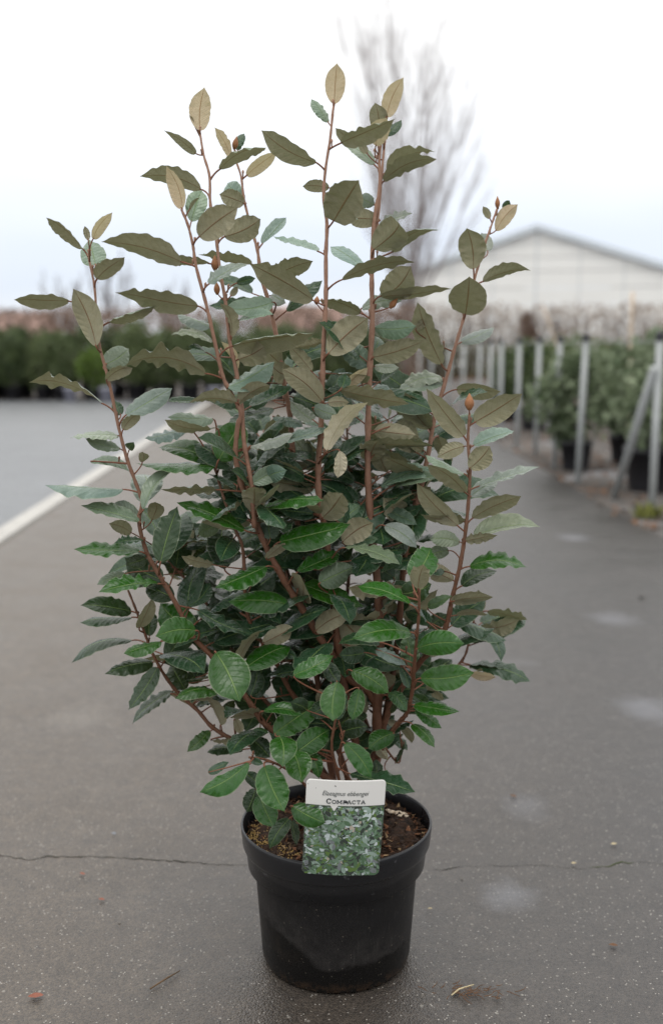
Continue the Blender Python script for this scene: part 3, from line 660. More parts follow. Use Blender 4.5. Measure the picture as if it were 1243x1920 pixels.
# bits on the asphalt
def flat_leaf(px, py, L, ang, mat, label, name='fallen_leaf'):
    c = G(px, py, .002); mb = MB(); vs = []; fs = []
    for i in range(9):
        t = i / 8; w = .26 * L * math.sin(math.pi * t) ** .8
        for v in (-1, -.3, .5, 1):
            x = (t - .5) * L; yv = v * w * (1 + .1 * math.sin(t * 17 + v)); z = .0015 + .10 * L * v * v * math.sin(math.pi * t) + .06 * L * (2 * t - 1) ** 2
            vs.append((x * math.cos(ang) - yv * math.sin(ang), x * math.sin(ang) + yv * math.cos(ang), z))
    for i in range(8):
        for k in range(3): fs.append((i * 4 + k, (i + 1) * 4 + k, (i + 1) * 4 + k + 1, i * 4 + k + 1))
    mb.add(vs, fs); tag(mb.build(name, mat, loc=c), label, 'leaf')
flat_leaf(68, 1870, .022, .15, M['leafred'], 'reddish brown leaf on the asphalt at bottom left')
flat_leaf(962, 1494, .016, -.7, M['litter'], 'small brown leaf on the asphalt right of the pot rim')
flat_leaf(155, 1640, .012, -.6, M['leafred'], 'tiny red leaf scrap just below the crack at left')
flat_leaf(191, 1688, .012, -.4, M['leafred'], 'tiny red scrap farther below the crack at left')
flat_leaf(1149, 1774, .014, -.2, M['litter'], 'small tan leaf scrap on the asphalt at lower right')
flat_leaf(1150, 1584, .012, .2, M['straw'], 'pale tan leaf scrap above the mossy crack at right')
flat_leaf(1075, 1620, .010, .1, M['straw'], 'pale straw scrap left of the mossy crack')
flat_leaf(806, 1705, .008, .1, M['straw'], 'tiny straw coloured scrap right beside the pot wall')
flat_leaf(214, 1564, .010, -.3, simple('grey_blue_chip', (.22, .25, .30), .5, .4, .1, 30), 'small blue grey chip above the crack at left', 'stone_chip')
flat_leaf(1202, 1122, .03, .2, M['crack'], 'dark scrap on the asphalt at the right edge')
a, b = G(282, 1854, .003), G(338, 1820, .004); mb = MB(); mb.tube([Vector(), (b - a) * .5 + Vector((.002, 0, .002)), b - a], [.0012, .0014, .0007], 6); tag(mb.build('twig', M['twig'], loc=a), 'thin brown twig lying on the asphalt left of the pot', 'twig')
c0 = G(870, 1856, .003); mb = MB()
for _ in range(46):
    q = Vector((rg.gauss(-.004, .022), rg.gauss(0, .008), .001)); 
    if rg.random() < .45: q += Vector((.03, -.014, 0)) * 1.0
    a = rg.gauss(0, .5); pts = [q.copy()]; L = rg.uniform(.006, .022)
    for i in range(4): a += rg.uniform(-.5, .5); q = q + Vector((math.cos(a), math.sin(a), rg.uniform(-.05, .12))) * L / 4; q.z = max(q.z, .0008); pts.append(q.copy())
    mb.tube(pts, [.0007, .0007, .0006, .0005, .0003], 4, cap=False)
tag(mb.build('root_debris', simple('root_fibre', (.13, .075, .045), .8, .2, .5, 200), loc=c0), 'scattered reddish root fibres on the asphalt right of the pot foot', 'debris', kind='stuff')
a, b = G(846, 1866, .004), G(888, 1846, .005); mb = MB(); mb.tube([Vector(), (b - a) * .35 + Vector((0, .004, .001)), b - a], [.0010, .0012, .0008], 6); tag(mb.build('straw', M['straw'], loc=a), 'pale straw lying on the root fibres beside the pot', 'straw')
rg2 = random.Random(77); mb = MB()
for _ in range(110):
    c = Vector((rg2.uniform(-1.2, 1.4), rg2.uniform(1.1, 4.5), .001)); s = rg2.uniform(.0012, .0034)
    q = [Vector((rg2.uniform(.6, 1.1) * math.cos(k * 1.256), rg2.uniform(.6, 1.1) * math.sin(k * 1.256), 0)) * s for k in range(5)]
    mb.add([c + v for v in q] + [c + Vector((0, 0, s * .6))], [(k, (k + 1) % 5, 5) for k in range(5)])
tag(mb.build('grit', simple('pale_grit', (.20, .185, .165), .8, .3, .5, 300), smooth=False), 'tiny pale grit scattered over the asphalt around the pot', 'grit', kind='stuff')

# ------------------------------------------------------------------ label
def label_build():
    TLc = P(575, 1459, 1.285); TRc = P(724, 1461, 1.290); BRc = P(709.5, 1639, 1.318); BLc = P(566, 1635, 1.316)
    org = (BLc + BRc) / 2
    root = empty('plant_label', org, 'rectangular plant label with white heading and leaf photo hanging over the pot rim', 'label')
    nrm = (TRc - TLc).cross(TLc - BLc).normalized()
    if nrm.y > 0: nrm = -nrm
    def lab(u, v, off=0.0):       # u 0..1 left-right, v 0..1 top-bottom
        p = (TLc.lerp(TRc, u)).lerp(BLc.lerp(BRc, u), v)
        return p + nrm * (off + .004 * (1 - (2 * u - 1) ** 2) + .006 * math.sin(math.pi * v) * .6) - org
    # card outline with rounded corners, as a grid clipped by rounding
    W, H = .109, .145; rc = .0065; nu, nv = 24, 32
    def snap(u, v):
        x, y = u * W, v * H; cx = min(max(x, rc), W - rc); cy = min(max(y, rc), H - rc); dx, dy = x - cx, y - cy
        if dx and dy:
            m = max(abs(dx), abs(dy)); d = math.hypot(dx, dy); x, y = cx + dx * m / d, cy + dy * m / d
        return x / W, y / H
    def usample(n, r, Wd): 
        e = r / Wd; a = [e * k / 4 for k in range(4)]; m = [e + (1 - 2 * e) * k / (n - 8) for k in range(n - 8 + 1)]; b = [1 - e * k / 4 for k in range(3, -1, -1)]; return a + m + b
    us = usample(nu, rc, W); vsn = usample(nv, rc, H)
    pts = [snap(u, v) for v in vsn for u in us]; n = len(us); m = len(vsn)
    front = [lab(u, v, .0006) for u, v in pts]; back = [lab(u, v, 0) for u, v in pts]; N = len(front)
    fs = [(j*n+i, (j+1)*n+i, (j+1)*n+i+1, j*n+i+1) for j in range(m-1) for i in range(n-1)]
    fb = [tuple(N + q for q in reversed(f)) for f in fs]
    ring = [i for i in range(n)] + [j*n+n-1 for j in range(1, m)] + [(m-1)*n+i for i in range(n-2, -1, -1)] + [j*n for j in range(m-2, 0, -1)]
    side = [(ring[k], ring[(k+1) % len(ring)], ring[(k+1) % len(ring)] + N, ring[k] + N) for k in range(len(ring))]
    mb = MB(); mb.add(front + back, fs + fb + side)
    mb.build('card', simple('white_card', (.80, .79, .76), .35, .5, .03, 40), root)
    # photo print: ground colour sheet + many leaf shapes
    mats = [simple('print_' + str(i), c, .3, .5, .12, 200) for i, c in enumerate([(.085, .11, .085), (.10, .18, .10), (.18, .28, .19), (.33, .43, .37), (.60, .68, .68), (.13, .22, .06), (.22, .24, .25), (.05, .065, .055), (.50, .44, .36)])]
    mb = MB(); v0 = .246; vv = [v0 + (1 - v0) * k / 24 for k in range(25)]; vv = [min(x, 1) for x in vv]
    ppts = []
    for v in vv:
        for u in us:
            uu, v2 = snap(u, max(v, 0)); ppts.append(lab(uu, v2, .00085))
    mb.add(ppts, [(j*n+i, (j+1)*n+i, (j+1)*n+i+1, j*n+i+1) for j in range(24) for i in range(n-1)], 0)
    r = random.Random(12)
    def inside(u, v): 
        x, y = u * W, v * H; cx = min(max(x, rc), W - rc); cy = min(max(y, rc), H - rc); return 0 <= u <= 1 and v0 <= v <= 1 and math.hypot(x - cx, y - cy) <= rc + 1e-9
    cnt = 0
    for k in range(3000):
        u, v = r.uniform(0, 1), r.uniform(v0, 1); a = r.gauss(.2, .9) + (math.pi if r.random() < .5 else 0); L = r.choice([r.uniform(.004, .009), r.uniform(.006, .015)]) * (1.15 if v > .6 else .9); w = L * r.uniform(.16, .30)
        hi = r.random(); bright = 1 - (v - v0) / (1 - v0)
        mi = (r.choice([4, 3, 3, 2, 5, 8 if r.random() < .25 else 2]) if hi < .30 + .25 * bright else r.choice([1, 2, 1, 6, 7, 5, 1]) if hi < .8 else r.choice([7, 0, 7, 1]))
        sh = []
        for t, s in ((0, 0), (.2, .75), (.5, 1), (.8, .6), (1, 0), (.8, -.6), (.5, -1), (.2, -.75)):
            x, y = (t - .5) * L, s * w; sh.append((u + (x * math.cos(a) - y * math.sin(a)) / W, v + (x * math.sin(a) + y * math.cos(a)) / H))
        if not all(inside(*q) for q in sh): continue
        cnt += 1; mb.add([lab(q[0], q[1], .0009 + cnt * 4e-7) for q in sh], [(7, 6, 5, 4, 3, 2, 1, 0)], mi)
    for k in range(14):
        u, v = r.uniform(.05, .95), r.uniform(.3, .7); du = r.uniform(-.04, .04); dv = .12; w = .006
        q = [(u, v), (u + w, v), (u + du + w, v + dv), (u + du, v + dv)]; mb.add([lab(a_, min(b_, .97), .00088 + k * 1e-6 + .0006) for a_, b_ in q], [(3, 2, 1, 0)], 7)
    mb.build('photo_print', mats, root, smooth=False)
    # pointer
    mb = MB(); mb.add([lab(.31, .236, .0026), lab(.41, .236, .0026), lab(.36, .293, .0026)], [(2, 1, 0)])
    mb.add([lab(0.0, .236, .00086), lab(1, .236, .00086), lab(1, .248, .00086), lab(0, .248, .00086)], [(3, 2, 1, 0)]) if False else None
    mb.build('pointer', simple('white_pointer', (.80, .79, .76), .35, .5, .03, 40), root, smooth=False)
    ink = simple('grey_ink', (.06, .075, .075), .5, .3, .05, 40); ink2 = simple('dark_ink', (.045, .055, .06), .5, .3, .05, 40)
    def text(body, u0, u1, vb, size_v, shear, mat, name, off=0.0):
        cu = bpy.data.curves.new(name, 'FONT'); cu.body = body; cu.shear = shear; cu.offset = off; cu.resolution_u = 3
        tmp = bpy.data.objects.new(name, cu); COL.objects.link(tmp); dg = bpy.context.evaluated_depsgraph_get(); dg.update()
        me = bpy.data.meshes.new_from_object(tmp.evaluated_get(dg)); bpy.data.objects.remove(tmp)
        xs = [v.co.x for v in me.vertices]; x0, x1 = min(xs), max(xs)
        for v in me.vertices:
            v.co = lab(u0 + (v.co.x - x0) / (x1 - x0) * (u1 - u0), vb - v.co.y * size_v, .0012)
        me.materials.clear(); me.materials.append(mat); me.name = name
        return link(name, me, root)
    text('Elaeagnus ebbengei', .205, .79,   .146, .064, .30, ink, 'lettering', .0)
    # heading in slab-serif small capitals drawn with strokes
    mb = MB(); asp = W / H
    def stroke(pts, w):
        for i in range(len(pts) - 1):
            a, b = Vector(pts[i]), Vector(pts[i + 1]); d = b - a
            if d.length < 1e-9: continue
            d.normalize(); s = Vector((-d.y, d.x)) * w / 2; e = d * w * .35
            q = [a - e - s, b + e - s, b + e + s, a - e + s]
            nonlocal_z[0] += 1
            mb.add([lab(x / W, y / H, .0012 + nonlocal_z[0] * 1e-6) for x, y in q], [(0, 1, 2, 3)]); mb.add([lab(x / W, y / H, .0012 + nonlocal_z[0] * 1e-6) for x, y in q], [(3, 2, 1, 0)]) if False else None
    nonlocal_z = [0]
    def arc(cx, cy, rx, ry, a0, a1, n=12): return [(cx + rx * math.cos(a0 + (a1 - a0) * k / n), cy + ry * math.sin(a0 + (a1 - a0) * k / n)) for k in range(n + 1)]
    def glyph(ch, x, y, h, w):
        t = h * .21; sf = h * .16
        def X(a): return x + a * w
        def Yv(b): return y - b * h
        def serif(a, b): stroke([(X(a) - sf, Yv(b)), (X(a) + sf, Yv(b))], t * .8)
        if ch == 'C': stroke(arc(X(.52), Yv(.5), w * .48, h * .48, -.75, -5.5), t); stroke([(X(.9), Yv(.98)), (X(.9), Yv(.7))], t * .8)
        if ch == 'O': stroke(arc(X(.5), Yv(.5), w * .48, h * .48, 0, 6.3, 16), t)
        if ch == 'M':
            stroke([(X(.08), Yv(0)), (X(.08), Yv(1))], t); stroke([(X(.92), Yv(0)), (X(.92), Yv(1))], t); stroke([(X(.08), Yv(1)), (X(.5), Yv(.25)), (X(.92), Yv(1))], t)
            for a in (.08, .92): serif(a, .02)
            serif(.03, .98); serif(.97, .98)
        if ch == 'P': stroke([(X(.18), Yv(0)), (X(.18), Yv(1))], t); stroke([(X(.1), Yv(.97)), (X(.5), Yv(.97))] + arc(X(.5), Yv(.73), w * .36, h * .24, -1.57, 1.57, 8) + [(X(.18), Yv(.49))], t); serif(.18, .02)
        if ch == 'A': stroke([(X(.05), Yv(0)), (X(.48), Yv(1))], t); stroke([(X(.95), Yv(0)), (X(.52), Yv(1))], t); stroke([(X(.22), Yv(.33)), (X(.78), Yv(.33))], t * .8); serif(.07, .02); serif(.93, .02)
        if ch == 'T': stroke([(X(.5), Yv(0)), (X(.5), Yv(1))], t); stroke([(X(.03), Yv(.96)), (X(.97), Yv(.96))], t); serif(.5, .02); stroke([(X(.05), Yv(1)), (X(.05), Yv(.75))], t * .8); stroke([(X(.95), Yv(1)), (X(.95), Yv(.75))], t * .8)
    x = .263 * W; base = .224 * H
    for ch, h, w, g in [('C', .0066, .0060, .0016), ('O', .0049, .0052, .0017), ('M', .0049, .0062, .0019), ('P', .0049, .0045, .0014), ('A', .0049, .0052, .0014), ('C', .0049, .0047, .0017), ('T', .0049, .0047, .0015), ('A', .0049, .0052, 0)]:
        glyph(ch, x, base, h, w); x += w + g
    mb.build('heading', ink2, root, smooth=False)
    # punched hole with the dark peg seen through it
    c = lab(.505, .203, .0019); r_ = .0022; e1 = (lab(.6, .2) - lab(.5, .2)).normalized(); e2 = nrm.cross(e1).normalized(); mb = MB()
    mb.add([c] + [c + (e1 * math.cos(k * .5236) + e2 * math.sin(k * .5236)) * r_ * rnd.uniform(.85, 1.15) for k in range(12)], [(0, 1 + k, 1 + (k + 1) % 12) for k in range(12)]); mb.build('hole', M['cap'], root, smooth=False)
    h = lab(.505, .203, -.001); s = Vector((PC.x + .01, D0 - .095, SOIL_H - .02)) - org
    mb = MB(); mb.tube([h, h * .55 + s * .45 - nrm * .01, s], .0022, 8); mb.build('peg', M['cap'], root)
    mb = MB()
    for (u, v, s_) in [(.36, .05, .0011), (.12, .08, .0006), (.37, .055, .0005), (.02, .045, .0007)]:
        c = lab(u, v, .0014); mb.add([c + (e1 * math.cos(k) + e2 * math.sin(k) * .6) * s_ for k in range(6)], [(0, 1, 2, 3, 4, 5)])
    mb.build('dirt_speck', M['crack'], root, smooth=False)
label_build()

# ------------------------------------------------------------------ the shrub
SH = Vector((.052, D0 + .02, SOIL_H))
shrub_root = empty('oleaster_shrub', SH, 'tall bushy evergreen shrub with wavy green and bronze leaves growing in the black pot', 'shrub')
# stems: name -> (points px, depth at first, depth at last, r first mm, r last mm), listed from the base upwards
ST = {
 'T': ([(688,1545),(698,1480),(702,1440),(706,1380),(708,1310),(714,1250),(711,1150),(706,1080),(696,985),(690,900),(690,800),(693,700),(698,600),(697,520),(701,420),(712,350),(711,290),(720,243)], .00, .03, 9.5, 1.6),
 'A': ([(708,1330),(690,1296),(655,1272),(628,1236),(600,1195),(572,1150),(540,1100),(512,1050),(488,1000),(470,950),(455,915),(442,857),(446,800),(452,773),(432,735),(418,705),(405,650),(388,575),(368,500),(362,460),(352,420),(340,392)], .01, -.09, 6.5, 1.5),
 'C': ([(478,990),(470,900),(458,830),(453,760),(444,700),(431,640),(423,565),(413,510),(406,450),(395,385),(393,330),(382,290),(375,247)], -.055, -.02, 3.6, 1.4),
 'D': ([(640,1540),(610,1380),(585,1200),(560,1000),(549,850),(544,780),(533,720),(520,640),(505,570),(490,520),(483,470),(472,430),(458,375),(452,330),(438,290)], .04, .07, 5.5, 1.3),
 'E': ([(672,1545),(676,1450),(650,1310),(632,1200),(622,1100),(613,1015),(598,930),(597,870),(602,800),(605,700),(607,640),(611,560),(611,480),(613,420),(607,370),(610,320),(619,260),(625,200)], .01, -.02, 6.5, 1.5),
 'F': ([(705,440),(712,370),(717,310),(722,262)], .03, .05, 2.2, 1.4),
 'G': ([(702,1430),(725,1330),(745,1200),(757,1060),(775,965),(790,910),(803,850),(815,780),(835,715),(850,660),(868,600),(882,550),(903,475),(920,425),(931,392)], .03, .09, 5.5, 1.3),
 'H': ([(706,1400),(735,1320),(787,1242),(815,1215),(836,1174),(848,1120),(862,1060),(871,1008),(878,940),(881,880),(877,830),(880,775)], .01, -.06, 5.0, 1.6),
 'I': ([(706,1420),(738,1367),(757,1345),(764,1333),(772,1300),(775,1265),(781,1197),(785,1151),(786,1105)], -.02, -.14, 4.2, 1.6),
 'J': ([(705,1400),(770,1330),(830,1275),(868,1235),(879,1200),(886,1170),(893,1145)], .05, .14, 3.0, 1.2),
 'K': ([(660,1540),(640,1480),(560,1425),(510,1370),(491,1351),(460,1305),(430,1265),(394,1227),(359,1189),(332,1135),(299,1078),(275,1034),(261,978),(267,942),(255,905),(239,861),(223,801),(205,716),(190,660),(183,620),(178,540),(165,475)], -.02, -.06, 5.2, 1.4),
 'L': ([(650,1545),(620,1470),(560,1425),(471,1397),(437,1386),(398,1363),(371,1332),(336,1301),(309,1266),(286,1224),(274,1193),(255,1142),(240,1105)], .0, .02, 4.5, 1.5),
 'M': ([(668,1540),(640,1420),(600,1360),(548,1301),(518,1243),(479,1185),(462,1140),(456,1034),(442,994),(420,934),(404,881),(390,850)], .03, -.02, 4.5, 1.5),
 'N': ([(645,1500),(560,1380),(470,1280),(400,1150),(348,1086),(323,1058),(300,1020)], .05, .07, 4.0, 1.5),
 'O': ([(688,1500),(700,1400),(640,1250),(560,1120),(520,1010),(500,900),(495,820)], .08, .13, 4.0, 1.5),
 'S': ([(695,1480),(730,1300),(700,1150),(745,1000),(735,880),(728,790)], .10, .16, 4.0, 1.5),
 'U': ([(690,1500),(660,1300),(650,1150),(660,1000),(655,900),(650,800)], .12, .18, 4.0, 1.5),
 'Q': ([(640,1540),(590,1490),(545,1447),(500,1425),(467,1420)], -.07, -.14, 2.6, 1.3),
 'R': ([(625,1550),(590,1540),(555,1528),(535,1520)], -.10, -.14, 2.0, 1.2),
 'X': ([(650,1540),(635,1460),(622,1400),(630,1340),(628,1290)], -.06, -.11, 3.0, 1.4),
 'Y': ([(690,1500),(640,1440),(640,1400),(645,1370)], -.05, -.10, 2.4, 1.2),
 'Z': ([(706,1390),(720,1400),(745,1430),(752,1415),(757,1390)], .03, .06, 2.0, 1.0),
}
stem3 = {}
for key, (pts, d0, d1, r0, r1) in ST.items():
    n = len(pts); acc = [0.0]
    for i in range(1, n): acc.append(acc[-1] + math.hypot(pts[i][0] - pts[i-1][0], pts[i][1] - pts[i-1][1]))
    P3 = [P(x, y, D0 + d0 + (d1 - d0) * (acc[i] / acc[-1]) ** 1.0) for i, (x, y) in enumerate(pts)]
    sm = cat_rom(P3, 6); m = len(sm)
    r = [(r0 + (r1 - r0) * (i / (m - 1)) ** .8) / 1000 * (1 + .10 * math.sin(i * 1.9) + rnd.uniform(-.07, .12)) for i in range(m)]
    stem3[key] = (sm, r)
stem_mb = {k: MB() for k in ST}
for k, (sm, r) in stem3.items(): stem_mb[k].tube([p - SH for p in sm], r, 9)

CAMP = Vector((0, 0, CAM_H))
def blade(mb, base, tip, W, n, seed, off, wave=1.0, arch=None, mi=0, nt_=34, nvv=3):
    rg = random.Random(seed); a = tip - base; L = a.length; a.normalize(); n = (n - a * n.dot(a)).normalized(); s = n.cross(a)
    f1, f2 = rg.uniform(3.0, 4.8), rg.uniform(3.0, 4.8); ph1, ph2 = rg.uniform(0, 6.28), rg.uniform(0, 6.28)
    A = wave * rg.choice([rg.uniform(.05, .08), rg.uniform(.08, .11), rg.uniform(.06, .10)]) * W; arch = rg.choice([rg.uniform(-.02, .08), rg.uniform(.04, .15), rg.uniform(-.06, .04)]) if arch is None else arch; fold = rg.choice([rg.uniform(.05, .3), rg.uniform(.2, .6), rg.uniform(-.3, 0)]); side = rg.uniform(-.08, .08); tw = rg.uniform(-.6, .6); ma, mb_, mc = rg.uniform(.4, 1.2), rg.uniform(2, 6), rg.uniform(0, 6.28)
    tipd = rg.uniform(-.10, .02) if rg.random() < .6 else rg.uniform(0, .06); wp = rg.uniform(.8, 1.05)
    vs = []; uv = []; fs = []
    for i in range(nt_ + 1):
        t = .5 - .5 * math.cos(math.pi * i / nt_) if nt_ < 12 else i / nt_; 
        e = .62 + .62 * max(0, min(1, (t - .68) / .32)) ** 1.5; sh = max(0, 4 * (t ** wp) * (1 - t ** wp)) ** e
        hw = W / 2 * sh + .0003; tl = tw * (t - .5)
        am = ma * (.75 + .5 * math.sin(mb_ * t + mc)); ss = s * math.cos(tl) + n * math.sin(tl); nn = n * math.cos(tl) - s * math.sin(tl)
        mid = base + a * L * t + n * (arch * 4 * t * (1 - t) * L + tipd * L * max(0, t - .72) ** 1.5 * 3) + s * side * L * math.sin(math.pi * t)
        for j in range(-nvv, nvv + 1):
            v = j / nvv; ph, f = (ph1, f1) if v > 0 else (ph2, f2); q = .62 * math.sin(6.283 * f * t + ph + .9 * math.sin(5 * t + ph)) + .45 * math.sin(6.283 * f * 1.73 * t + ph * 2.3)
            up = fold * abs(v) * hw + A * abs(v) ** 2.2 * q * am * min(1, sh * 1.3) - .18 * hw * v * v * v * v
            w = hw * 1.08 * (1 + .045 * q * am * abs(v) + .020 * am * math.sin(6.283 * f * 2.3 * t + ph * 3) * abs(v))
            vs.append(mid + ss * v * w * math.cos(fold * .8) + nn * up - off); uv.append((t, .5 + .5 * v))
    c = 2 * nvv + 1
    for i in range(nt_):
        for j in range(c - 1): fs.append((i * c + j, (i + 1) * c + j, (i + 1) * c + j + 1, i * c + j + 1))
    mb.add(vs, fs, mi, uv)
def bezier(p0, p1, p2, n=5): return [p0 * (1 - t) ** 2 + p1 * 2 * t * (1 - t) + p2 * t * t for t in [i / n for i in range(n + 1)]]
def nearest(key, b):
    sm, r = stem3[key]; best = min(range(len(sm)), key=lambda i: (sm[i] - b).length); return best
ZN = {1: (0, 100, .41834), 2: (400, 100, .41834), 3: (50, 640, .40225), 4: (500, 640, .42639), 5: (120, 1100, .38616), 6: (560, 1000, .37812), 7: (400, 1400, .37007), 8: (740, 350, .40467), 9: (380, 780, .30571), 10: (400, 1130, .28962)}
nleaf = [0]; LEAFS = []
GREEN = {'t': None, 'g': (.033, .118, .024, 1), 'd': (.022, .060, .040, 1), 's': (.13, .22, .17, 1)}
def top_colour(z, face, rg):  # sage tones: silvery scales plus sky sheen put into the leaf colour
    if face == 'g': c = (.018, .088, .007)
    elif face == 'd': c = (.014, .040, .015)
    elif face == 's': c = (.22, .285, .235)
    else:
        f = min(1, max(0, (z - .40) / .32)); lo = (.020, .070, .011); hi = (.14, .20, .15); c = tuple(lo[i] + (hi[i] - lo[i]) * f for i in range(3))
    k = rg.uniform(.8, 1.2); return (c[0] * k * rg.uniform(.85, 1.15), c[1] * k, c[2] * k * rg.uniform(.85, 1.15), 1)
def leaf(zone, key, face, bx, by, tx, ty, w, off=None):
    ox, oy, s = ZN[zone]; bx, by, tx, ty, w = ox + bx * s, oy + by * s, ox + tx * s, oy + ty * s, w * s
    nleaf[0] += 1; seed = nleaf[0] * 13 + 5; rg = random.Random(seed)
    sm, rr = stem3[key]
    # depth of the stem at the height of the leaf base (projected nearest point)
    b0 = P(bx, by, D0); 
    def dpx(p): 
        q = P(bx, by, p.y); return (q - p).length
    i0 = min(range(len(sm)), key=lambda i: dpx(sm[i])); sd = sm[i0].y
    if off is None: off = {'u': .0, 't': -.006, 'g': -.02, 'd': .03, 's': .01, 'y': 0, 'b': 0, 'p': -.02}[face]
    base = P(bx, by, sd + off + rg.uniform(-.004, .004))
    scale = 1970 / 1.47; Lpx = math.hypot(tx - bx, ty - by)
    if face == 'b':
        tip = P(tx, ty, sd + off); a = tip - base; L = a.length; mb = MB(); r = w / scale / 2
        n = 7; pts = [base + a * (k / n) - SH for k in range(n + 1)]; rad = [max(.0004, r * math.sin(math.pi * min(1, (k / n) ** .75))) for k in range(n + 1)]; rad[0] = r * .35
        mb.tube(pts, rad, 8, 0); i1 = max(0, i0 - 1); c = sm[i1]
        if (c - base).length > .004: mb.tube([p - SH for p in bezier(c, (c + base) / 2 + Vector((0, 0, -.001)), base + a * .1, 3)], [.0013, .0011, .0009, .0008], 6, 1)
        o = mb.build('bud', [M['bud'], M['petiole']], shrub_root); return
    Lt = max(Lpx, w / .56, rg.uniform(.9, 1.05) * (Lpx if face in 'yp' else min(Lpx * 1.12, 118)))
    dz = math.sqrt(max(0, Lt ** 2 - Lpx ** 2)) / scale
    vert = (by - ty)            # > 0 tip up
    if face in 'uyp': sgn = -1 if vert > -15 else 1
    else: sgn = 1 if vert > 25 else -1
    dz = sgn * max(dz, .003 * rg.random())
    tip = P(tx, ty, base.y + dz); Lw = (tip - base).length; mid = (base + tip) / 2
    wpx = w / 1970 * (mid.y * math.cos(PITCH) + (CAM_H - mid.z) * math.sin(PITCH))
    Wt = max(wpx, Lw * rg.uniform(.38, .46)); ratio = min(1, wpx / Wt); phi = math.acos(ratio)
    V = (CAMP - mid).normalized(); a = (tip - base).normalized(); n0 = (V - a * V.dot(a)).normalized(); s0 = n0.cross(a)
    sg = -1 if face in 'uyp' else 1
    c1 = n0 * (sg * math.cos(phi)) + s0 * math.sin(phi); c2 = n0 * (sg * math.cos(phi)) - s0 * math.sin(phi)
    n = c1 if c1.z > c2.z else c2
    mb = MB(); blade(mb, base, tip, Wt, n, seed, SH, wave=(.45 if face == 'y' else 1.0))
    # petiole from the stem
    dist = (sm[i0] - base).length; i1 = i0
    while i1 > 0 and (sm[i1] - sm[i0]).length < min(.012, .45 * dist): i1 -= 1
    p0 = sm[i1]; 
    if dist > .09: p0 = base + (p0 - base).normalized() * .05
    p1 = base - a * min(.010, dist * .5); pr_ = .0012 if Lw > .05 else .0009
    pts = bezier(p0, p1, base + a * .002, 5); mb.tube([p - SH for p in pts], [pr_ * 1.35, pr_ * 1.15, pr_, pr_, pr_, pr_ * .8], 6, 1)
    if rg.random() < .55:       # axillary bud
        q = p0 + (base - p0) * .25 + Vector((0, 0, .003)); hgt = rg.uniform(.003, .008); d = Vector((rg.uniform(-.3, .3), 0, 1)) * hgt
        stem_mb[key].tube([q - Vector((0, 0, .003)) - SH, q + d * .5 - SH, q + d * .8 - SH, q + d * 1.15 - SH], [.0008, .0011, .0019, .0006], 6)
    m = {'y': M['young'], 'p': M['pale']}.get(face, M['leaf'])
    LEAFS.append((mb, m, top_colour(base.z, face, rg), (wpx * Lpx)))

L1 = [('C','y',897,347,917,152,88),('C','u',880,450,738,342,36),('C','y',868,315,850,278,10),('D','y',1035,470,962,333,42),('D','b',1050,432,1062,372,28),('D','s',1066,435,1095,360,36),
 ('C','u',985,520,1195,425,45),('D','y',1105,548,1243,445,55),('A','y',818,697,745,505,62),('C','u',903,610,628,552,75,.02),('A','s',858,755,905,612,92,.012),('A','y',850,700,895,645,14),
 ('A','u',893,822,1066,692,122,-.012),('C','u',1005,822,1170,742,105,.012),('D','s',1092,668,1022,582,80,.02),('D','u',1096,672,985,632,72),('A','u',815,935,455,845,92),('C','u',938,942,745,926,40),
 ('A','u',890,1133,520,1060,82),('A','s',935,1035,1120,942,45,-.01),('C','b',965,975,963,905,34),('D','u',1130,945,890,892,42,.02),('D','s',1175,855,1282,735,55),
 ('K','u',375,878,212,732,44),('K','y',418,832,506,715,46),('K','s',430,948,400,832,105,.015),('K','p',397,838,382,775,26),('K','u',435,1012,560,915,75,-.008),('K','u',312,1110,65,1098,62,.01),
 ('K','u',432,1312,330,1055,105,-.012),('K','u',490,1205,695,1130,36),('K','s',468,1398,580,1322,95,.01),('A','s',945,1228,795,1163,40),('A','s',955,1290,770,1255,32),('A','s',925,1340,845,1318,18),
 ('C','b',975,1082,970,1022,28),('C','y',1035,1088,1065,1045,25),('C','u',1038,1272,988,1118,52),('D','s',1225,1115,1005,1142,82,-.07),('C','s',1075,1195,1225,1168,40),('C','s',1060,1030,1145,1008,35)]
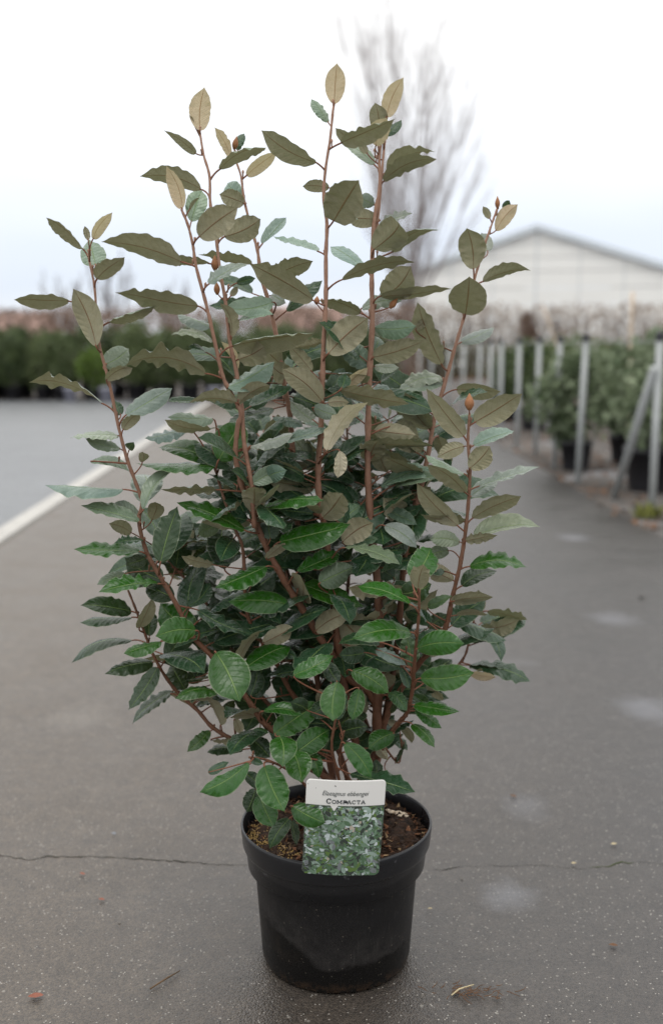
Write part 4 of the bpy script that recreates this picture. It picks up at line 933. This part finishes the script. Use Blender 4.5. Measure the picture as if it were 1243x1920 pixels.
L2 = [('E','y',542,228,554,45,84),('E','s',515,310,440,205,42),('E','u',572,402,812,300,72,-.01),('E','u',462,490,217,345,85),('F','y',775,285,852,108,72),('F','u',740,345,725,222,76,.01),
 ('T','y',727,415,775,290,85,-.01),('F','u',625,415,548,335,45,.02),('T','s',722,500,590,405,48,.015),('T','y',690,450,655,385,32),('F','s',768,370,842,300,40),('F','u',762,574,1000,472,68,-.008),
 ('F','u',778,530,1000,445,58,.02),('E','u',520,602,400,594,50,.012),('E','u',538,752,650,572,165,-.012),('T','s',722,680,655,642,60,.01),('T','u',745,745,600,738,78,.012),('T','u',718,880,835,758,142,-.01),
 ('T','s',742,770,890,715,42,.015),('T','u',800,892,1020,790,38),('T','s',675,965,525,865,55,.01),('E','s',470,888,268,826,32),('E','u',575,1015,900,930,55,-.01),('E','u',447,1107,165,946,108,-.012),
 ('D','u',270,1002,447,928,82),('T','u',760,1092,885,955,130,.015),('T','u',748,1088,1065,1045,46,-.01),('T','u',660,1165,475,1100,52,.01),('E','b',462,1125,466,1088,26),('T','b',790,1142,825,1098,30),
 ('D','s',258,1085,325,1120,68),('E','u',515,1345,694,1186,130,-.012),('T','u',715,1362,940,1290,92,-.01),('T','s',720,1232,905,1222,82,.012),('T','s',665,1142,845,1105,60,.03),('E','u',492,1292,360,1318,42,.01),
 ('G','u',1165,968,1135,782,112),('G','u',1128,1170,1146,1000,158,-.01),('G','u',1022,1395,912,1118,100,-.01),('G','u',905,1235,968,1185,35),('T','s',700,1402,580,1320,90,.01),('D','t',390,1362,325,1345,42,-.02),
 ('E','u',440,1425,340,1310,60,.01),('C','u',110,1372,235,1310,112,.01),('D','u',300,1392,200,1300,90),('T','s',720,1402,832,1410,40),('A','u',85,1312,455,1256,72,-.005),
 ('D','y',95,1440,40,1290,50,-.03),('T','s',620,1330,690,1400,70,.03)]
L8 = [('G','b',475,102,475,44,24),('G','y',440,148,408,92,30),('G','y',467,204,569,82,72),('G','s',500,102,530,64,30,.01),('G','u',406,440,628,383,58),('G','s',430,300,400,212,68,.015),('G','s',305,722,460,650,52),
 ('G','s',225,902,8,946,60),('G','u',285,940,488,952,68,.012),('H','b',345,1036,345,957,42),('H','u',370,1092,590,955,108),('H','u',320,1158,145,934,85),('H','s',362,1200,555,1135,62,.01),('H','u',345,1306,440,1204,95,-.01),
 ('H','u',322,1202,196,1254,66,.02),('H','s',388,1388,670,1298,42),('H','s',350,1436,475,1368,62,.02),('H','u',325,1416,150,1284,64,-.006),('H','s',325,1332,142,1240,34,.01),('H','u',358,1537,585,1438,76),
 ('H','s',362,1622,672,1568,82,.005),('H','u',292,1572,100,1376,82),('H','u',322,1552,120,1524,40,.03),('H','u',328,1642,475,1612,42,-.01),('G','u',165,1116,48,955,78),('T','u',2,1110,112,1166,88,.02),
 ('T','u',0,1196,180,1200,20),('T','t',0,1382,222,1342,50,.01),('T','s',0,1312,120,1330,46,.03),('G','u',200,1160,262,1290,60,.03),('T','u',12,1055,75,985,70,.05)]
L4 = [('E','u',245,265,65,118,98,-.012),('E','u',268,270,362,268,42,-.015),('E','t',206,290,310,325,58,-.02),('T','u',322,215,625,277,72,-.04),('T','y',352,196,445,116,46,-.03),('E','s',330,205,345,142,55,-.03),
 ('E','p',265,482,440,262,74,-.055),('E','p',322,482,312,600,52,-.055),('A','t',0,452,282,388,42,.03),('T','u',436,452,735,462,38,-.01),('T','u',470,392,655,412,84,.015),('T','t',500,642,774,592,58,.01),
 ('T','u',500,482,530,578,80,.01),('A','t',0,602,86,568,74,.0),('A','g',0,732,252,702,40),('A','g',56,882,370,806,105),('E','u',245,776,332,668,120,-.01),('T','t',302,782,410,718,88,-.03),('T','u',332,882,470,798,100,-.035),
 ('T','t',342,886,492,868,50,-.03),('A','g',135,1015,322,930,72,-.01),('E','u',212,642,2,608,58,.03),('T','t',518,740,660,806,58,.02),('T','d',435,758,540,718,72),('T','s',518,810,660,906,72,-.02),
 ('T','u',602,752,512,688,98,.04),('E','t',342,906,585,984,48,-.05),('I','g',642,1042,720,904,112,.03),('I','u',665,1090,690,984,84,-.01),('A','g',160,1070,432,1170,76,.01),('I','g',630,1156,400,1083,60,-.01),
 ('E','t',232,1062,386,990,100,-.04),('T','u',602,1082,360,1086,62,-.06),('H','g',890,990,1142,996,66,-.005),('H','d',855,1076,1010,1012,66,.01),('H','u',820,1142,995,1126,44,-.01),('H','s',850,882,715,868,66,.01),
 ('H','u',822,1052,720,1000,80,.03),('D','s',206,546,100,402,68),('D','d',100,472,-35,428,108,-.02),('T','s',442,102,322,18,90,.02),('D','t',30,330,160,372,40),('E','s',206,346,104,264,58,.02),('E','t',258,236,340,118,70,.04),
 ('G','s',772,160,590,214,60),('G','u',715,386,608,225,76,.005),('T','s',500,175,582,118,30,.04),('T','s',430,210,548,222,34,.05),('T','t',460,560,545,500,60,.05),('G','t',700,560,560,560,58,-.01),
 ('G','u',690,480,560,440,66,.02),('H','t',800,920,690,960,56,.03),('T','d',620,880,500,960,92,.03),('E','d',170,900,60,960,90,.05),('D','d',120,690,20,760,88),('T','t',560,1040,450,960,80,.03),('G','u',650,700,720,640,60,.02)]
L3 = [('A','u',838,150,445,115,82,-.005),('K','u',372,180,495,125,55,-.005),('K','u',355,290,18,180,42),('K','s',462,345,678,214,88,-.004),('K','t',440,342,410,276,48,.01),('K','u',450,412,528,340,50,.0),('K','s',430,440,200,450,34),
 ('K','s',440,502,276,456,54,.012),('K','s',480,505,500,470,40,.02),('K','s',455,690,86,664,44),('K','t',528,842,255,770,62),('K','t',530,830,400,758,66,.012),('K','t',545,925,415,935,34,-.01),('K','g',530,980,222,970,62,-.005),
 ('K','s',545,786,700,593,58,-.01),('K','s',555,752,545,620,138,.02),('K','d',625,1030,705,770,112,-.04),('A','g',1018,882,702,748,72,-.03),('A','u',885,692,625,694,34),('M','g',895,553,1005,368,142,-.03),('M','g',868,566,615,500,84,.0),
 ('M','g',880,582,510,570,38,-.02),('K','u',541,564,541,515,45,.0),('M','s',750,402,552,455,48),('M','u',890,404,645,364,44,-.02),('M','s',872,360,660,350,62,.01),('A','u',980,286,755,292,54,-.01),('A','s',812,275,658,278,30,.01),
 ('A','s',935,215,1155,88,88,-.01),('C','u',980,302,1135,208,66,-.01),('C','s',1042,488,1243,432,44,.0),('A','t',1052,662,1200,584,80,-.01),('A','u',1058,802,1062,680,112,-.016),('A','t',1136,922,1140,800,98,-.005),
 ('A','g',1078,802,1243,756,46,-.01),('A','u',1116,1012,1206,940,42,-.01),('A','g',1120,1048,878,1148,80,-.02),('A','g',1225,1226,938,1214,98,-.01),('K','d',632,1112,460,1008,112,.01),('K','g',615,1130,338,1174,64,-.012),
 ('K','d',690,1195,560,1120,100,.01),('K','t',462,1082,330,1130,50,.01),('N','d',832,985,705,905,92),('M','d',922,1062,912,868,130,.02),('M','u',870,1042,722,1002,42,.0),('N','d',902,1152,700,1138,62),
 ('N','u',490,892,386,850,58,-.06),('K','u',586,832,600,750,70,.03),('N','s',850,858,738,862,32),('A','u',935,660,1000,752,90,.02),('D','d',1100,582,1172,420,110,-.06),('K','s',300,560,480,600,44,.04),
 ('D','u',1150,120,1243,160,90,-.03),('D','s',1140,260,1160,160,40,.03),('M','t',900,860,800,900,70,.03),('N','d',760,1080,640,1040,80),('K','d',560,1010,470,1040,60,.02)]
L5 = [('L','d',330,120,85,85,84,.005),('L','d',335,148,80,166,36,-.005),('L','u',366,200,432,55,60,-.01),('L','d',416,240,430,122,80,.03),('L','d',335,260,35,362,44),('K','g',475,265,292,325,60,-.02),('K','g',642,212,450,240,118,-.03),
 ('K','g',640,222,470,80,140,.02),('N','d',870,170,662,160,116,-.02),('L','d',435,365,200,420,70),('L','d',455,390,315,598,78,-.01),('L','d',530,505,330,662,54),('K','g',745,510,540,546,58,-.03),('N','u',622,320,390,346,32),
 ('N','d',590,502,520,374,98,-.02),('N','d',600,465,695,375,80,-.02),('K','g',738,318,852,554,186,-.05),('K','g',885,392,1103,284,100,-.02),('M','d',905,532,940,398,80,-.04),('M','u',965,275,1110,194,84,-.02),
 ('X','g',1020,715,1236,562,126,.0),('K','g',968,604,1158,622,56,-.06),('X','g',1125,808,1290,692,108,-.02),('X','g',1115,430,1308,335,82,.0),('L','t',712,700,600,800,58),('L','d',870,790,696,806,48),
 ('Q','g',900,853,660,998,92,-.01),('Q','g',972,870,1070,1092,142,-.03),('Q','g',950,1008,1020,1170,106,-.01),('Q','g',1046,726,1062,870,122,-.015),('Q','g',1110,798,1156,952,124,.0),('X','g',1192,800,1238,932,60,.0),
 ('Q','d',932,980,888,1096,80,.02),('R','d',1095,1125,998,1272,70,-.01),('R','d',1106,1130,1128,1256,40),('Q','d',880,905,962,982,60,.01),('Q','d',905,840,968,860,32,.0),('M','d',915,742,1000,828,90,-.04),('M','t',895,742,992,708,50,-.05),
 ('L','p',830,642,860,712,42),('L','u',940,620,804,632,34,-.02),('L','d',642,582,770,545,40),('L','d',765,656,830,550,50),('L','u',715,745,870,744,28,.01),('M','u',1022,702,1112,760,48,-.04),('N','d',830,322,955,252,90,-.01),
 ('N','u',722,240,820,312,60),('N','p',540,275,602,320,34),('M','d',1052,322,1130,342,40,-.02),('O','d',1000,450,880,520,90,-.06),('O','d',1100,500,1180,430,80,-.07),('M','d',640,440,690,360,84,.03),('O','u',1100,420,1060,500,60,-.06),
 ('X','d',1180,600,1100,560,70,.02),('O','d',960,180,860,240,90,-.04),('O','d',1150,250,1220,180,80,-.04),('L','u',520,520,650,600,40,.01),('Q','d',700,900,800,850,40,.03)]
L6 = [('I','g',555,490,263,526,102,-.008),('I','g',585,570,818,546,116,-.008),('I','g',602,718,868,690,120,-.01),('I','d',402,540,195,552,60,.03),('I','d',330,590,200,602,80,.04),('E','g',262,680,447,792,100,-.09),('X','g',190,737,170,932,116,-.03),
 ('X','g',300,770,266,926,80,.01),('I','s',380,576,535,656,48,.02),('I','t',550,662,528,500,88,.02),('I','t',505,660,545,770,44,.01),('A','u',85,482,246,398,92,-.01),('I','t',446,790,536,882,60,.01),('I','g',472,990,345,1070,90,-.01),
 ('Y','g',228,1040,360,1212,90,-.03),('Y','d',382,1212,385,1120,56,.04),('Y','d',215,985,340,958,90,.03),('I','g',568,850,797,888,58,-.012),('I','g',580,868,706,968,54,-.012),('I','g',562,945,672,1062,54),('H','u',640,750,712,832,40,.02),
 ('J','u',845,650,1062,690,30,.0),('J','y',845,690,976,710,40,-.01),('J','u',890,476,1090,430,74,-.005),('J','u',936,385,1132,430,44,.0),('H','u',780,406,936,406,28,-.01),('J','s',840,530,965,516,22,.0),('J','u',905,385,890,280,50,.01),
 ('J','u',850,385,832,340,34),('Z','u',505,955,560,1042,40),('Z','u',440,920,502,960,34),('Z','t',430,1175,520,1266,20),('Y','u',392,1068,442,1124,48,.05),('Z','t',480,1140,528,1040,18),('H','t',640,365,760,310,50,-.03),
 ('H','u',752,335,936,322,52,-.01),('I','d',510,300,660,250,110,.04),('I','d',620,742,760,622,80,.02),('S','p',410,392,470,350,50,-.06),('I','t',642,862,560,800,58,.03),('S','d',470,420,420,330,90),('S','d',300,330,420,300,90),
 ('S','d',640,470,740,400,70,-.05),('S','u',560,420,500,340,70),('E','d',130,260,30,200,90,.03),('U','d',250,200,330,100,100,-.03),('S','d',520,120,600,60,90,-.05),('U','d',60,150,10,40,100,-.03),('I','d',430,620,330,680,80,.05),
 ('Y','d',160,860,60,900,80,.05),('E','d',60,560,140,500,84,.04),('X','d',140,640,200,740,70,.03),('H','d',740,540,650,480,60,.03),('U','d',330,640,260,560,86,-.06),('S','u',720,560,640,610,40,-.05)]
L7 = [('R','g',398,300,566,386,104,-.035)]
L10 = [('A','g',700,380,515,470,96,-.02),('X','g',1290,0,1290,10,2)][:1]
for z, L in ((1, L1), (2, L2), (8, L8), (4, L4), (3, L3), (5, L5), (6, L6), (7, L7), (10, L10)):
    for t in L: leaf(z, *t)

# fill the inside of the bush: leaves along the inner stems
fr = random.Random(99); inner = []
def fill(key, n, ymin, ymax, offlo, offhi, Lm=.075):
    sm, r = stem3[key]
    idx = [i for i in range(len(sm)) if ymin < sm[i].z < ymax]
    for _ in range(n):
        i = fr.choice(idx); p = sm[i]; a = fr.uniform(0, 6.28); el = fr.uniform(-.35, .75)
        d = Vector((math.cos(a) * math.cos(el), math.sin(a) * math.cos(el) * .8 + .25, math.sin(el))).normalized()
        b = p + d * fr.uniform(.008, .03) + Vector((0, fr.uniform(offlo, offhi), 0)); L = Lm * fr.uniform(.6, 1.25); tip = b + d * L
        n_ = (Vector((0, 0, 1)) + Vector((fr.gauss(0, .45), fr.gauss(0, .45), 0))).normalized()
        V = (CAMP - b).normalized()
        if n_.dot(V) < .05 and fr.random() < .90: n_ = (n_ + V * fr.uniform(.5, 1.1)).normalized()
        if abs(n_.dot(d)) > .9: continue
        mb = MB(); blade(mb, b, tip, L * fr.uniform(.40, .52), n_, fr.randrange(10 ** 6), SH, nt_=14, nvv=2)
        mb.tube([q - SH for q in bezier(p, b - d * .004, b + d * .002, 3)], [.0014, .0011, .001, .0009], 5, 1)
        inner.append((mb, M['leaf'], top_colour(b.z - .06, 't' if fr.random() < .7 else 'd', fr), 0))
for key, n, a, b in (('O', 50, .30, .80), ('U', 46, .32, .84), ('S', 46, .32, .84), ('D', 46, .30, .98), ('N', 20, .32, .62), ('T', 43, .32, .92), ('M', 22, .30, .66), ('G', 33, .34, .82), ('E', 32, .32, .92), ('C', 16, .55, .95), ('K', 22, .32, .62), ('A', 13, .36, .85), ('L', 4, .30, .52)):
    fill(key, int(n * .95), a, min(b, .72), .005, .06); fill(key, int(n * .32) if b > .74 else 0, .70, max(b, .72), .005, .06)
for key, n, a, b in (('T', 20, .34, .70), ('E', 22, .32, .72), ('M', 22, .30, .62), ('N', 12, .32, .60), ('L', 7, .28, .50), ('K', 10, .30, .60), ('H', 10, .34, .60), ('G', 14, .36, .72), ('X', 8, .27, .40), ('J', 6, .36, .48), ('O', 24, .34, .74)):
    fill(key, n, a, b, -.015, .03, .082)
LEAFS.sort(key=lambda q: -q[3])
single = LEAFS[:300]; rest = LEAFS[300:]
room = 300 - len(single)
single += inner[:room]; rest += inner[room:]
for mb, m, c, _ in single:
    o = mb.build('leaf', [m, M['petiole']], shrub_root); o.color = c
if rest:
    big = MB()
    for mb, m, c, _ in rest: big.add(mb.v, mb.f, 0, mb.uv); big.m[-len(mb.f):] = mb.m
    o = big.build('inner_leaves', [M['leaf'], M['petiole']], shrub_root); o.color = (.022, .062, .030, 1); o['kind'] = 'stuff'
for k, mb in stem_mb.items(): mb.build('trunk' if k == 'T' else 'stem', M['bark'], shrub_root)
print('LEAVES', len(LEAFS), len(inner))
